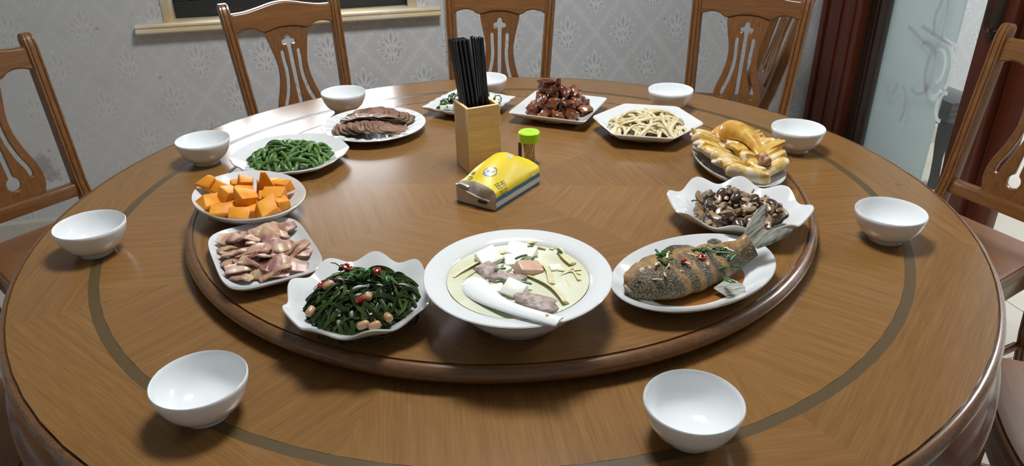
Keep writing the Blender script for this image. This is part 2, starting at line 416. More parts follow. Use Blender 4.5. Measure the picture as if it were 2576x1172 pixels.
# roller blind, drawn most of the way down inside the frame
bl = room_obj('roller_blind', box_me('roller_blind', W0 + .03, W1 - .03, NB + .030, NB + .0312, T + .60, WZ1 - .05), 'blind_cloth', kind='thing'); del bl['kind']
tag(bl, 'plain roller blind drawn partly down over the window', 'blind')
link('bottom_bar', box_me('bottom_bar', W0 + .03, W1 - .03, NB + .026, NB + .036, T + .585, T + .605, .004), 'ink_grey', bl)
link('roller', tube_me('roller', [(W0 + .025, NB + .035, WZ1 - .03), (W1 - .025, NB + .035, WZ1 - .03)], .018, 14), 'ink_grey', bl)
# roller-blind bead chain beside the window
chain = empty('blind_chain', rw(.147, NB - .018, T - .155)); chain.rotation_euler = (0, 0, YAW)
tag(chain, 'beaded blind chain hanging in a loop beside the window sill', 'blind chain')
bead = lathe_me('bead', [(0, -.0026), (.0018, -.0018), (.0026, 0), (.0018, .0018), (0, .0026)], 8)
path = [(-.011, 0, .45 - .0062*i) for i in range(71)] + [(-.011*cos(a), 0, .015 - .012*sin(a)) for a in [pi*k/6 for k in range(1, 6)]] + [(.011, 0, .017 + .0062*i) for i in range(70)]
for p_ in path: link('bead', bead, 'bead', chain, p_)
link('cord', tube_me('cord', [path[i] for i in range(0, len(path), 3)], .0007, 5), 'bead', chain)

# ------------------------------------------------------------------ sliding door to the next room
d = empty('door_1', (0, 0, 0), YAW); struct(d, 'red-brown wooden sliding door with etched glass')
DZ = 2.16
tr = room_obj('trim_1', box_me('trim_1', SR - .055, SR + .13, 1.405, 1.645, 0, DZ, .006), 'door_wood', 'wide red-brown wooden door jamb beside the back wall')
for a, b, e in ((1.435, 1.475, .012), (1.52, 1.60, .010), (1.615, 1.645, .018)):
    link('moulding', box_me('moulding', SR - .055 - e, SR - .05, a, b, 0, DZ, .005), 'door_wood', tr)
room_obj('trim_2', box_me('trim_2', SR - .055, SR + .13, -.75, 1.405, DZ - .09, DZ, .006), 'door_wood', 'red-brown wooden door head')
part_box('frame_stile', 'door_dark', (SR - .012, SR + .018, 1.30, 1.405, .02, DZ - .09), d, .004)
part_box('frame_edge', 'bronze', (SR - .020, SR - .010, 1.345, 1.351, .02, DZ - .09), d, .001)
part_box('frame_edge', 'bronze', (SR - .020, SR - .008, 1.392, 1.398, .02, DZ - .09), d, .001)
part_box('frame_edge', 'bronze', (SR - .016, SR - .006, 1.286, 1.300, .02, DZ - .09), d, .001)
part_box('frame_stile', 'door_wood', (SR - .022, SR + .022, .690, .812, .02, DZ - .09), d, .005)
part_box('bottom_rail', 'door_wood', (SR - .016, SR + .018, .812, 1.30, .02, .16), d, .005)
part_box('top_rail', 'door_wood', (SR - .016, SR + .018, .812, 1.30, DZ - .20, DZ - .09), d, .005)
part_box('glass_pane', 'door_glass', (SR - .003, SR + .003, .812, 1.286, .16, DZ - .20), d, 0)
# second leaf's stile, plus an added milky pane that imitates a curtain's reflection
part_box('reflection_pane', 'milky_reflection', (SR + .040, SR + .046, .965, 1.405, .02, DZ - .09), d, 0)
part_box('back_stile', 'door_wood', (SR + .030, SR + .072, .600, .712, .02, DZ - .09), d, .005)
# etched scrolls on the pane
def etched(pts, w=.006):
    P = smooth_loop(pts, 8, False); w *= 1.5; link('etched_scroll', tube_me('etched_scroll', [(SR - .0045, n_, T + z) for n_, z in P], w, 6, flat=.15, up=(1, 0, 0)), 'etched', d)
def arc(cx, cz, rx, rz, a0, a1, k=14, rot=0):
    return [(cx + rx*cos(radians(a0 + (a1 - a0)*i/k)), cz + rz*sin(radians(a0 + (a1 - a0)*i/k))) for i in range(k + 1)]
etched(arc(.965, -.135, .062, .105, 215, -60, 18))
etched(arc(.965, -.155, .050, .085, 215, 330, 10), .009)
etched(arc(.975, -.125, .036, .062, 250, 40, 12), .005)
etched(arc(1.045, -.15, .062, .10, 60, 300, 14), .005)
etched(arc(1.19, -.245, .030, .045, 330, 170, 8), .005)
etched(arc(1.13, -.33, .04, .085, 90, 220, 8), .005)
etched(arc(.90, -.26, .03, .055, 100, -100, 8), .006)
etched([(1.17, -.015), (1.10, -.040), (1.02, -.07)], .006); etched([(1.10, .0), (1.0, -.02), (.90, -.035)], .006)
etched([(.985, -.03), (.99, .06), (1.01, .2), (1.0, .45), (.99, .8)], .005); etched([(1.03, -.02), (1.045, .05), (1.03, .12), (1.03, .3), (1.04, .8)], .005)
# pull handle
h = [(-.028, 0, .05)] if False else [(.0, 0, .062), (-.028, 0, .058), (-.046, 0, .085), (-.05, 0, .16), (-.05, 0, .25), (-.046, 0, .325), (-.028, 0, .352), (.0, 0, .348)]
hp = smooth_loop([(a, b, c) for a, b, c in h], 5, False)
hd = link('handle', tube_me('handle', [(SR - .022 + x, .745 + y, T + z) for x, y, z in hp], .013, 10, flat=.55), 'bronze', d)
link('handle_plate', box_me('handle_plate', SR - .028, SR - .021, .722, .768, T + .02, T + .39, .003), 'bronze', hd)
link('screw', lathe_me('screw', [(0, 0), (.006, 0), (.006, .003), (0, .003)], 12), 'groove', hd, (SR - .029, .745, T + .035), (0, radians(-90), 0))

# low black table in the next room
bt = empty('low_table', rw(2.24, 1.25, 0), YAW); tag(bt, 'low narrow black lacquered stand seen beyond the sliding door', 'stand')
link('table_top', box_me('table_top', -.06, .11, -.10, .40, .375, .412, .008), 'black_lacquered_wood', bt); link('moulding', box_me('moulding', -.04, .09, -.08, .38, .345, .374, .008), 'black_lacquered_wood', bt)
link('apron', box_me('apron', -.015, .075, -.055, .355, .285, .344, .004), 'black_lacquered_wood', bt)
for x in (0, .06):
    for y in (-.035, .34):
        link('leg', tube_me('leg', [(x, y, .30), (x, y, .22), (x, y - .004, .14), (x, y - .012, .06), (x, y - .018, 0)], [.042, .036, .027, .027, .034], 4), 'black_lacquered_wood', bt)

# ceiling lamps
def ceiling_lamp(loc, label, k=1.0):
    l = empty('ceiling_lamp', loc, YAW); l.scale = (k, k, 1); tag(l, label, 'lamp')
    link('housing', box_me('housing', -.29, .29, -.29, .29, -.05, 0, .008), 'ceiling_white', l); link('diffuser', box_me('diffuser', -.27, .27, -.27, .27, -.06, -.049, .004), 'lamp_glow', l)
ceiling_lamp((.08, .12, CEIL), 'square white ceiling lamp over the round table'); ceiling_lamp(rw(3.6, .45, CEIL), 'unseen square ceiling lamp added to light the next room', 2.1)

# ------------------------------------------------------------------ the round table
tb = empty('dining_table', (0, 0, 0)); tag(tb, 'large round brown wooden dining table with dark inlaid ring', 'table')
A0 = radians(-61)
def sector_me(name, r0, r1, z0, z1, da, k=10):
    vs_ = []; fs = []
    for z in (z0, z1):
        for i in range(k + 1):
            a = -da/2 + da*i/k
            vs_ += [(r0*cos(a), r0*sin(a), z), (r1*cos(a), r1*sin(a), z)]
    m_ = 2*(k + 1)
    for i in range(k):
        p_ = 2*i; fs += [(m_ + p_, m_ + p_ + 1, m_ + p_ + 3, m_ + p_ + 2), (p_, p_ + 2, p_ + 3, p_ + 1), (p_ + 1, p_ + 3, m_ + p_ + 3, m_ + p_ + 1), (p_, m_ + p_, m_ + p_ + 2, p_ + 2)]
    fs += [(0, 1, m_ + 1, m_), (m_ - 2, 2*m_ - 2, 2*m_ - 1, m_ - 1)]
    me = mesh(name, vs_, fs, False); return me
sec_in = sector_me('veneer_panel', .012, .7535, T - .018, T, radians(44.995)); sec_out = sector_me('border_panel', .7705, .8865, T - .018, T, radians(44.995))
for i in range(8):
    a = A0 + radians(22.5 + 45*i)
    link('veneer_panel', sec_in, 'veneer', tb, rot=(0, 0, a)); link('border_panel', sec_out, 'veneer_cross', tb, rot=(0, 0, a))
link('inlay_ring', lathe_me('inlay_ring', [(.7535, T - .018), (.7535, T - .0002), (.7705, T - .0002), (.7705, T - .018)], 160, closed=True), 'inlay', tb)
rim = [(.8865, T - .030), (.8865, T - .004), (.8885, T - .004), (.8895, T - .0005), (.8925, T - .0005), (.897, T - .004), (.9005, T - .011), (.9015, T - .019), (.899, T - .028), (.893, T - .035), (.885, T - .038), (.80, T - .038), (.80, T - .030)]
link('table_edge', lathe_me('table_edge', rim, 160, closed=True, sharp=50), 'rim_wood', tb)
link('top_core', lathe_me('top_core', [(0, T - .045), (.84, T - .045), (.86, T - .02), (0, T - .02)], 96), 'table_base', tb)
ap = [(.872, T - .036), (.886, T - .039), (.890, T - .050), (.897, T - .070), (.905, T - .088), (.909, T - .093), (.9130, T - .096), (.9155, T - .101), (.9165, T - .108), (.9150, T - .114), (.909, T - .117), (.908, T - .122), (.900, T - .128), (.86, T - .130), (.85, T - .06)]
apr = link('apron', lathe_me('apron', ap, 160, closed=True, sharp=35), 'table_base', tb)
slot = tube_me('apron_slot', [(-.05, 0, 0), (-.042, 0, 0), (.042, 0, 0), (.05, 0, 0)], [.003, .007, .007, .003], 8, flat=.3)
for k_ in range(8):
    a = radians(203 + 45*k_); link('apron_slot', slot, 'groove', apr, (.8965*cos(a), .8965*sin(a), T - .070), (0, 0, a + pi/2))
link('pedestal', lathe_me('pedestal', [(0, .10), (.20, .10), (.22, .14), (.17, .20), (.13, .34), (.16, .48), (.22, .56), (.24, T - .05), (0, T - .05)], 40), 'table_base', tb)
for k_ in range(4):
    a = pi/4 + pi/2*k_; P = smooth_loop([(.14, 0, .22), (.30, 0, .20), (.42, 0, .10), (.52, 0, .035)], 5, False)
    link('foot', tube_me('foot', P, [.05 - .022*i/(len(P) - 1) for i in range(len(P))], 10), 'table_base', tb, rot=(0, 0, a))

link('wood_plug', lathe_me('wood_plug', [(0, T + .0012), (.005, T + .0010), (.0075, T + .0002), (.0075, T - .003), (0, T - .003)], 20), 'veneer', tb, (.838, .024, 0))
TX, TY = -.0013, -.0128
ls = empty('lazy_susan', (TX, TY, 0)); tag(ls, 'round wooden lazy susan turntable in the middle of the table', 'turntable')
sec_t = sector_me('veneer_panel', .004, .5875, S - .016, S, radians(44.995))
for i in range(8):
    link('veneer_panel', sec_t, 'turn_veneer', ls, rot=(0, 0, A0 + radians(34 + 45*i)))
rt = [(.5875, S - .020), (.5875, S - .003), (.590, S - .003), (.591, S - .0002), (.594, S), (.600, S - .003), (.6045, S - .009), (.6055, S - .015), (.603, S - .021), (.597, S - .0245), (.50, S - .0245), (.50, S - .020)]
link('rim', lathe_me('rim', rt, 160, closed=True, sharp=50), 'rim_wood', ls)
link('core', lathe_me('core', [(0, S - .024), (.54, S - .024), (.56, S - .012), (0, S - .012)], 96), 'table_base', ls)
link('bearing', lathe_me('bearing', [(0, T + .0005), (.16, T + .0005), (.16, S - .0235), (0, S - .0235)], 48), 'bronze', ls)
_E_ = 1

# ------------------------------------------------------------------ chairs (x across, +y behind the sitter)
ZL = T - .193
def back_y(z): return .239*(z - ZL) + (.05*max(0, z - ZL)**2 if z > ZL else 0)*0
def half_w(z): return .142 + .05*(z - ZL)
CH = {}
def chair_meshes():
    # back posts with two flutes on the front face; from the floor to the rounded top
    def post(sd):
        zs = [0, .12, .25, .36, .45, .52, ZL, .65, .74, .82, .90, .94, .958, .968, .973]
        ys = {0: .055, .12: .020, .25: -.012, .36: -.028, .45: -.030, .52: -.018}
        vs_ = []; fs = []; n = None
        for i, z in enumerate(zs):
            y = ys.get(z, back_y(z)); x = sd*(half_w(max(z, ZL)) + .018)
            w = .017 if z > .4 else .0155; dpt = .019 if z > .4 else .017
            k = 1.0
            if i >= 12: k = (.93, .78, .45)[i - 12]
            prof = [(-w, -dpt*.6), (-w*.82, -dpt), (-w*.55, -dpt), (-w*.42, -dpt + .0035), (-w*.30, -dpt), (w*.30, -dpt), (w*.42, -dpt + .0035), (w*.55, -dpt), (w*.82, -dpt), (w, -dpt*.6), (w, dpt*.7), (w*.7, dpt), (-w*.7, dpt), (-w, dpt*.7)]
            n = len(prof)
            for a, b in prof: vs_.append((x + a*(.5 + .5*k), y + b*k + (.003 if i > 11 else 0), z))
        for i in range(len(zs) - 1):
            for k in range(n): fs.append((i*n + k, i*n + (k + 1) % n, (i + 1)*n + (k + 1) % n, (i + 1)*n + k))
        fs.append(tuple(range(n))); fs.append(tuple(range((len(zs) - 1)*n, len(zs)*n)))
        return mesh('back_post', vs_, fs, True, 32)
    CH['post'] = [post(-1), post(1)]
    def tilt(me, bow=.0):
        for v in me.vertices:
            v.co.y += back_y(v.co.z) + bow*(1 - (v.co.x/.16)**2)
        me.update(); return me
    # crest rail: arched top, scalloped underside
    wz = T + .123; hw = half_w(wz) + .003
    top = [(-hw, T + .176), (-hw*.75, T + .178), (-hw*.45, T + .187), (-hw*.2, T + .196), (0, T + .199), (hw*.2, T + .196), (hw*.45, T + .187), (hw*.75, T + .178), (hw, T + .176)]
    bot = [(hw, wz), (hw*.93, wz + .007), (hw*.75, wz + .013), (hw*.58, wz + .008), (hw*.45, wz - .003), (hw*.2, wz + .006), (0, wz + .008), (-hw*.2, wz + .006), (-hw*.45, wz - .003), (-hw*.58, wz + .008), (-hw*.75, wz + .013), (-hw*.93, wz + .007), (-hw, wz)]
    lp = smooth_loop(top, 4, False) + smooth_loop(bot, 4, False)
    CH['crest'] = tilt(curve_me('crest_rail', [lp], .024, .005, 2), .0)
    # pierced splat
    half = [(.068, T + .128), (.066, T + .10), (.058, T + .065), (.050, T + .03), (.047, T + .0), (.050, T - .035), (.060, T - .075), (.072, T - .11), (.077, T - .14), (.075, T - .165), (.068, T - .182), (.066, T - .200)]
    rgt = smooth_loop(half, 5, False); out = [(-x, z) for x, z in rgt[::-1]] + rgt
    c = T + .082; tre = []
    for cx, cz, a0, a1 in ((.0, .014, -20, 190), (-.0145, -.003, 80, 290), ): tre += [(cx + .0105*cos(radians(a0 + (a1 - a0)*i/8)), c + cz + .0105*sin(radians(a0 + (a1 - a0)*i/8))) for i in range(9)]
    stem = [(-.0092, T + .058), (-.0095, T + 0), (-.0090, T - .08), (-.0088, T - .126)]
    cc = T - .147; ball = [(.0205*cos(radians(a)), cc + .0205*sin(radians(a))) for a in range(118, 270, 19)]
    left = tre[::1] + stem + ball + [(0, cc - .018)]
    left = [(x, z) for x, z in left if x <= .0085*1.01]
    L_ = [(x, z) for x, z in tre if x <= 0.0001] + stem + ball
    hole = L_ + [(0, cc - .0205)] + [(-x, z) for x, z in L_[::-1]] + []
    def slot(sg):
        ctr = smooth_loop([(.027, T + .048), (.0265, T + .02), (.0245, T - .01), (.027, T - .045), (.036, T - .085), (.0475, T - .115), (.051, T - .135)], 4, False)
        w = .0086; a = []; b = []
        for i, (x, z) in enumerate(ctr):
            x2, z2 = ctr[min(i + 1, len(ctr) - 1)]; x1, z1 = ctr[max(i - 1, 0)]; l = hypot(x2 - x1, z2 - z1); nx, nz = -(z2 - z1)/l, (x2 - x1)/l
            a.append((x + nx*w, z + nz*w)); b.append((x - nx*w, z - nz*w))
        e0 = [(ctr[0][0] + w*cos(radians(t)), ctr[0][1] + w*sin(radians(t))) for t in (45, 90, 135)]
        e1 = [(ctr[-1][0] + w*cos(radians(t)), ctr[-1][1] + w*sin(radians(t))) for t in (225, 270, 315)]
        lp = a + [(x, z) for x, z in (e1 if a[-1][0] < b[-1][0] else e1[::-1])] + b[::-1] + (e0 if b[0][0] > a[0][0] else e0[::-1])
        return [(sg*x, z) for x, z in lp]
    CH['splat'] = tilt(curve_me('splat', [out, hole, slot(1), slot(-1)], .013, .0025, 1))
    CH['lower'] = tilt(box_me('lower_rail', -half_w(ZL) - .004, half_w(ZL) + .004, -.012, .012, ZL - .036, ZL, .004))
    # seat: rounded trapezoid slab with a soft edge
    ol = smooth_loop([(-.145, .012), (-.150, -.06), (-.168, -.20), (-.186, -.34), (-.175, -.392), (-.10, -.412), (0, -.418), (.10, -.412), (.175, -.392), (.186, -.34), (.168, -.20), (.150, -.06), (.145, .012), (.06, .018), (-.06, .018)], 4)
    def slab(nm, levels):
        vs_ = []; fs = []; n = len(ol); cy = -.2
        for k, z in levels:
            for x, y in ol: vs_.append((x*k, cy + (y - cy)*k, z))
        for i in range(len(levels) - 1):
            for k in range(n): fs.append((i*n + k, i*n + (k + 1) % n, (i + 1)*n + (k + 1) % n, (i + 1)*n + k))
        fs.append(tuple(range(n))); fs.append(tuple(range((len(levels) - 1)*n, len(levels)*n)))
        return mesh(nm, vs_, fs, True, 35)
    CH['seat'] = slab('seat', [(.94, .440), (.985, .441), (.998, .447), (.998, .457), (.985, .464), (.965, .4665), (.95, .4665), (.945, .4705), (.86, .4725), (.5, .468)])
    CH['apron'] = slab('seat_frame', [(.90, .385), (.955, .385), (.965, .392), (.965, .432), (.955, .440), (.90, .440)])
    P = smooth_loop([(0, 0, .43), (0, -.006, .36), (0, -.012, .27), (0, -.004, .15), (0, .003, .06), (0, -.004, 0)], 4, False)
    CH['leg'] = tube_me('leg', P, [.034 - .014*min(1, i/10) if i < 12 else .018 + .002*(i - 12)/8 for i in range(len(P))], 4, up=(1, 1, 0), sharp=60)
    CH['str'] = tube_me('stretcher', [(0, -.35, .20), (0, -.02, .20)], .011, 8)
    CH['strx'] = tube_me('stretcher', [(-.15, -.185, .20), (.15, -.185, .20)], .011, 8)
chair_meshes()
def chair(x, y, deg, label):
    o = empty('dining_chair', (x, y, 0), radians(deg)); tag(o, label, 'chair', 'carved wooden chairs around the dining table')
    for m_ in CH['post']: link('back_post', m_, 'chair_wood', o)
    link('crest_rail', CH['crest'], 'chair_rail_wood', o); link('splat', CH['splat'], 'chair_wood', o); link('lower_rail', CH['lower'], 'chair_rail_wood', o)
    st = link('seat', CH['seat'], 'seat_wood', o); link('seat_frame', CH['apron'], 'chair_rail_wood', o)
    for sx in (-1, 1):
        link('leg', CH['leg'], 'chair_wood', o, (sx*.150, -.355, 0)); link('stretcher', CH['str'], 'chair_wood', o, (sx*.150, 0, 0))
    link('stretcher', CH['strx'], 'chair_wood', o)
    return o
chair(-.666, 1.041, 30.2, 'carved wooden chair standing in front of the window sill')
chair(-.005, 1.212, -7.9, 'carved wooden chair behind the chopsticks, at the middle of the back wall')
chair(.806, 1.065, -27.1, 'carved wooden chair behind the hexagonal plate, nearest the back right corner')
chair(1.022, 1.435, -97.0, 'carved wooden chair turned sideways against the back wall, half hidden behind another chair')
chair(-1.314, .467, 54.0, 'carved wooden chair at the left edge, its back towards the stained wall')
chair(1.317, .339, -64.9, 'carved wooden chair at the right edge in front of the sliding door')
chair(1.285, -.495, -111.0, 'wooden chair at the lower right corner showing only its seat')
chair(-1.262, -.452, 109.5, 'wooden chair at the lower left corner, mostly hidden by the table')

# ------------------------------------------------------------------ rice bowls
bowl_me = lathe_me('rice_bowl', [(0, .010), (.020, .0105), (.034, .015), (.045, .024), (.0525, .037), (.0565, .050), (.0578, .0555), (.0592, .0575), (.0606, .0560), (.0600, .050), (.0560, .035), (.0485, .021), (.040, .0125), (.030, .009), (.0, .008)], 56, 60)
foot_me = lathe_me('foot_ring', [(.0265, .0095), (.0262, .0006), (.0272, 0), (.0292, 0), (.0302, .0008), (.0308, .0105)], 48, 60, closed=True)
for x, y, lab in ((.224, -.707, 'white rice bowl in the right foreground, below the fish'), (-.3915, -.6415, 'white rice bowl in the left foreground, below the kelp'),
                  (-.744, -.1925, 'white rice bowl at the left, beside the pink slices'), (-.689, .2355, 'white rice bowl beside the green beans'), (-.428, .586, 'white rice bowl behind the sliced beef'),
                  (-.040, .690, 'white rice bowl behind the chopsticks'), (.459, .545, 'white rice bowl behind the hexagonal plate'), (.690, .2295, 'white rice bowl behind the chicken'), (.6965, -.2135, 'white rice bowl at the right, beside the mushrooms')):
    o = tag(link('rice_bowl', bowl_me, 'ceramic', loc=(x, y, T)), lab, 'bowl', 'white rice bowls set around the table edge')
    link('foot_ring', foot_me, 'ceramic', o)

# ------------------------------------------------------------------ chopstick box, chopsticks, toothpicks, tissue pack
BH, BW, WT = .143, .0735, .007
ang = radians(24)
bc = Vector((-.068, .041, 0)) + BW/2*(Vector((cos(ang), sin(ang), 0)) + Vector((-sin(ang), cos(ang), 0)))
bx_ = empty('chopstick_box', (bc.x, bc.y, S), ang); tag(bx_, 'square bamboo box holding black chopsticks', 'chopstick holder')
h_ = BW/2
for nm, b in (('box_side', (-h_, h_, -h_, -h_ + WT)), ('box_side', (-h_, h_, h_ - WT, h_)), ('box_side', (-h_, -h_ + WT, -h_ + WT + .0002, h_ - WT - .0002)), ('box_side', (h_ - WT, h_, -h_ + WT + .0002, h_ - WT - .0002))):
    hz = b[1] - b[0] > .03
    me = box_me(nm, *b, 0, BH, .0008, 1)
    if not hz: me = box_me(nm, b[2], b[3], -(b[1] - b[0])/2, (b[1] - b[0])/2, 0, BH, .0008, 1)
    o = link(nm, me, 'bamboo', bx_)
    if not hz: o.rotation_euler = (0, 0, pi/2); o.location = ((b[0] + b[1])/2, 0, 0)
link('box_floor', box_me('box_floor', -h_ + WT, h_ - WT, -h_ + WT, h_ - WT, 0, .006), 'bamboo', bx_)
# worn brand mark near the upper right of the front face
for i, (dx, dz, w_, hh) in enumerate(((0, .018, .006, .0012), (0, .0145, .0012, .006), (.0045, .0145, .0012, .006), (0, .010, .006, .0012), (0, .006, .0012, .007), (.0028, .006, .0012, .007), (.0052, .006, .0012, .007), (0, .002, .0064, .0012))):
    link('brand_mark', box_me('brand_mark', .024 + dx - w_/2, .024 + dx + w_/2, -h_ - .00025, -h_ + .001, .098 + dz - hh/2, .098 + dz + hh/2), 'toothpick', bx_)

CL = .264
def chop_me(name):
    vs_ = []; fs = []; n = 10
    lv = [(0, .0020, 0), (.001, .0022, 0), (.09, .0027, 0), (.15, .0034, 1), (CL - .006, .0041, 1), (CL - .001, .0040, 1), (CL, .0034, 1)]
    for z, r, sq in lv:
        for k in range(12):
            a = 2*pi*k/12 + pi/12; q = (abs(cos(a))**6 + abs(sin(a))**6)**(-1/6) if sq else 1
            vs_.append((r*q*cos(a)*.93, r*q*sin(a)*.93, z))
    for i in range(len(lv) - 1):
        for k in range(12): fs.append((i*12 + k, i*12 + (k + 1) % 12, (i + 1)*12 + (k + 1) % 12, (i + 1)*12 + k))
    fs.append(tuple(range(12))); fs.append(tuple(range((len(lv) - 1)*12, len(lv)*12))); return mesh(name, vs_, fs, True, 40)
chop = chop_me('chopstick')
def lean(o, a, b):
    v = (Vector(b) - Vector(a)).normalized(); o.location = a; o.rotation_euler = v.to_track_quat('Z', 'Y').to_euler()
# rows of chopsticks leaning to the left and back
tops = []
for i in range(17):
    row, c_ = divmod(i, 6)
    by_, ty_ = ((-.0245, .0235), (-.0155, .0375), (-.0060, .0515))[row]
    tx_ = (-.032, -.0232, -.0142, -.005, .0165, .0260)[c_] + R.uniform(-.0003, .0003); bx0 = (-.0185, -.0105, -.002, .0065, .0130, .0215)[c_]
    tops.append((bx0, by_, tx_, ty_ + R.uniform(-.001, .001)))
for bxx, byy, dx, dy in tops:
    def wl(px, py, z): return Vector((bc.x + px*cos(ang) - py*sin(ang), bc.y + px*sin(ang) + py*cos(ang), z))
    a = wl(bxx, byy, S + .0075); b = wl(dx, dy, S + CL + R.uniform(-.004, .002))
    o = link('chopstick', chop, 'black_lacquer'); lean(o, a, b)
    tag(o, 'black chopstick standing in the bamboo box', 'chopstick', 'black chopsticks in the bamboo box')

jc = Vector((.0595, .100, S))
jar = empty('toothpick_jar', jc, radians(20)); tag(jar, 'small clear toothpick jar with a lime green lid', 'jar')
link('jar_body', lathe_me('jar_body', [(0, .0015), (.018, .0015), (.0198, .004), (.0202, .010), (.0202, .052), (.0195, .055), (.0212, .055), (.0216, .052), (.0216, .004), (.0205, .0008), (.019, 0), (0, 0)], 40), 'jar_plastic', jar)
ld = link('lid', lathe_me('lid', [(0, .0725), (.018, .0725), (.0215, .0718), (.0228, .070), (.0228, .0515), (.0218, .0510), (.0218, .056), (0, .056)], 48, 35), 'lime_plastic', jar)
link('lid_flap', tube_me('lid_flap', [(-.010, .004, .0726), (-.004, .0055, .0728), (.001, .003, .0729), (.003, -.002, .0729), (.009, -.004, .0727)], .0006, 6), 'lime_plastic', ld)
link('label_band', box_me('label_band', -.0004, .0004, -.006, .006, .012, .05), 'groove', jar, (-.0221, -.002, 0), (0, 0, .2))
pick = tube_me('toothpick', [(0, 0, 0), (0, 0, .006), (0, 0, .054), (0, 0, .060)], [.0003, .0010, .0010, .0003], 6)
for i in range(44):
    a0, r0 = R.uniform(0, 2*pi), .0155*sqrt(R.random()); a1 = a0 + R.uniform(1.1, 1.8); r1 = .0165*sqrt(R.uniform(.5, 1))
    o = link('toothpick', pick, 'toothpick')
    p0 = jc + Vector((r0*cos(a0), r0*sin(a0), .002)); p1 = jc + Vector((r1*cos(a1), r1*sin(a1), .054)); o.scale = (1, 1, .88); lean(o, p0, p1)
    tag(o, 'thin wooden toothpick inside the clear jar', 'toothpick', 'toothpicks in the jar')

# tissue pack: x along the long side, y across, origin at the near corner
pk = empty('tissue_pack', (-.013, -.135, S), atan2(.121, .088)); tag(pk, 'yellow plastic pack of bamboo tissues with a blue and white stripe', 'tissue pack')
PL, PW = .150, .094
m = Mat('pack_film', (.8, .6, .05), .45, coat=.03)
tc = m.new('ShaderNodeTexCoord'); sp = m.new('ShaderNodeSeparateXYZ'); m.link(tc.outputs['Object'], sp.inputs[0]); z = X(m.nt, sp.outputs[2])
cr = m.ramp(z*(1/.05), [(0, (.004, .12, .20)), (.13, (.60, .62, .64)), (.34, (.004, .14, .23)), (.52, (.66, .50, .015))])
cr.node.color_ramp.interpolation = 'CONSTANT'
m.color(cr); nz = m.noise(m.coord('Object', (1, 1, 1)), 60, 2); m.bump(nz, .25, .002); MATS['pack_film'] = m.m
mottled('pack_end', [(.3, (.42, .37, .30)), (.7, (.56, .52, .45))], 30, .35, bump=.5, dist=.002, coat=.3)
plain('ink', (.015, .015, .012), .4); plain('ink_blue', (.03, .10, .30), .4); plain('ink_white', (.78, .80, .80), .35); plain('ink_green', (.05, .40, .06), .4)
def ridge(x):
    t = x/PL
    return .050 + .029*max(0, sin(pi*min(1, max(0, t*1.02))))**1.25 + .006*sin(9*t + 1.0)*t*(1 - t)*4*.5
NX = 30; vs_ = []; prof_n = 0
for i in range(NX + 1):
    x = PL*i/NX; hh = ridge(x); ins = .003 if i in (0, NX) else 0; b_ = .0015*sin(x*120)
    prof = [(0, .0005), (-.0008, .006), (-.001 + b_*.3, .024), (.000, .0345), (.004, .0405), (.014, .0405 + (hh - .0405)*.42), (.027, .0405 + (hh - .0405)*.80), (.040, hh - .001), (.050, hh), (.062, hh - .003), (.075, .0405 + (hh - .0405)*.62), (.087, .0405), (.093, .033), (.095, .022), (.0945, .006), (.094, .0005)]
    prof_n = len(prof)
    for y, zz in prof: vs_.append((x, y, zz))
fs = [(i*prof_n + k, i*prof_n + k + 1, (i + 1)*prof_n + k + 1, (i + 1)*prof_n + k) for i in range(NX) for k in range(prof_n - 1)]
fs += [(i*prof_n, (i + 1)*prof_n, (i + 1)*prof_n + prof_n - 1, i*prof_n + prof_n - 1) for i in range(NX)] + [tuple(range(NX*prof_n, (NX + 1)*prof_n))]
film_me = mesh('wrapper', vs_, fs, True, 50); film = link('wrapper', film_me, 'pack_film', pk)
# near end: clear film over the pale tissue block
ev = [(-.0006, y, zz) for y, zz in prof]; cy = PW/2
ring = [(-.003, cy + (y - cy)*.93, .002 + (zz - .002)*.94) for y, zz in [p_ for p_ in prof]]
e_v = vs_[:prof_n] + [(-.004 - .003*sin(k*1.3), cy + (y - cy)*.90, .003 + (zz - .002)*.88) for k, (x, y, zz) in enumerate(vs_[:prof_n])] + [(-.006, cy, .022)]
e_f = [(k, (k + 1) % prof_n, prof_n + (k + 1) % prof_n, prof_n + k) for k in range(prof_n)] + [(prof_n + k, prof_n + (k + 1) % prof_n, 2*prof_n) for k in range(prof_n)]
en = link('end_film', mesh('end_film', e_v, e_f, True, 60), 'pack_end', pk)
link('end_fold', tube_me('end_fold', [(-.005, .010, .020), (-.009, .035, .024), (-.0085, .06, .0285), (-.005, .085, .034)], .0022, 6, flat=.6), 'pack_end', en)
link('end_fold', tube_me('end_fold', [(-.004, .060, .036), (-.0085, .075, .041), (-.006, .088, .035)], .0035, 6), 'pack_end', en)
link('barcode', box_me('barcode', -.0086, -.0070, .016, .036, .0125, .0175), 'ink', en)
bv = BVHTree.FromPolygons([v.co.copy() for v in film_me.vertices], [tuple(p_.vertices) for p_ in film_me.polygons])
def decal(name, me, o_, u_, v_, mat, par=film):
    """lay a flat x/y mesh on the pack"""
    o_, u_, v_ = Vector(o_), Vector(u_).normalized(), Vector(v_); v_ = (v_ - u_*v_.dot(u_)).normalized(); nn = u_.cross(v_)
    for v in me.vertices:
        p_ = o_ + u_*v.co.x + v_*v.co.y + nn*.03; hit = bv.ray_cast(p_, -nn)
        v.co = hit[0] + hit[1]*.0004*(1 if hit[1].dot(nn) > 0 else -1) if hit[0] is not None else o_ + u_*v.co.x + v_*v.co.y
    me.update(); return link(name, me, mat, par)
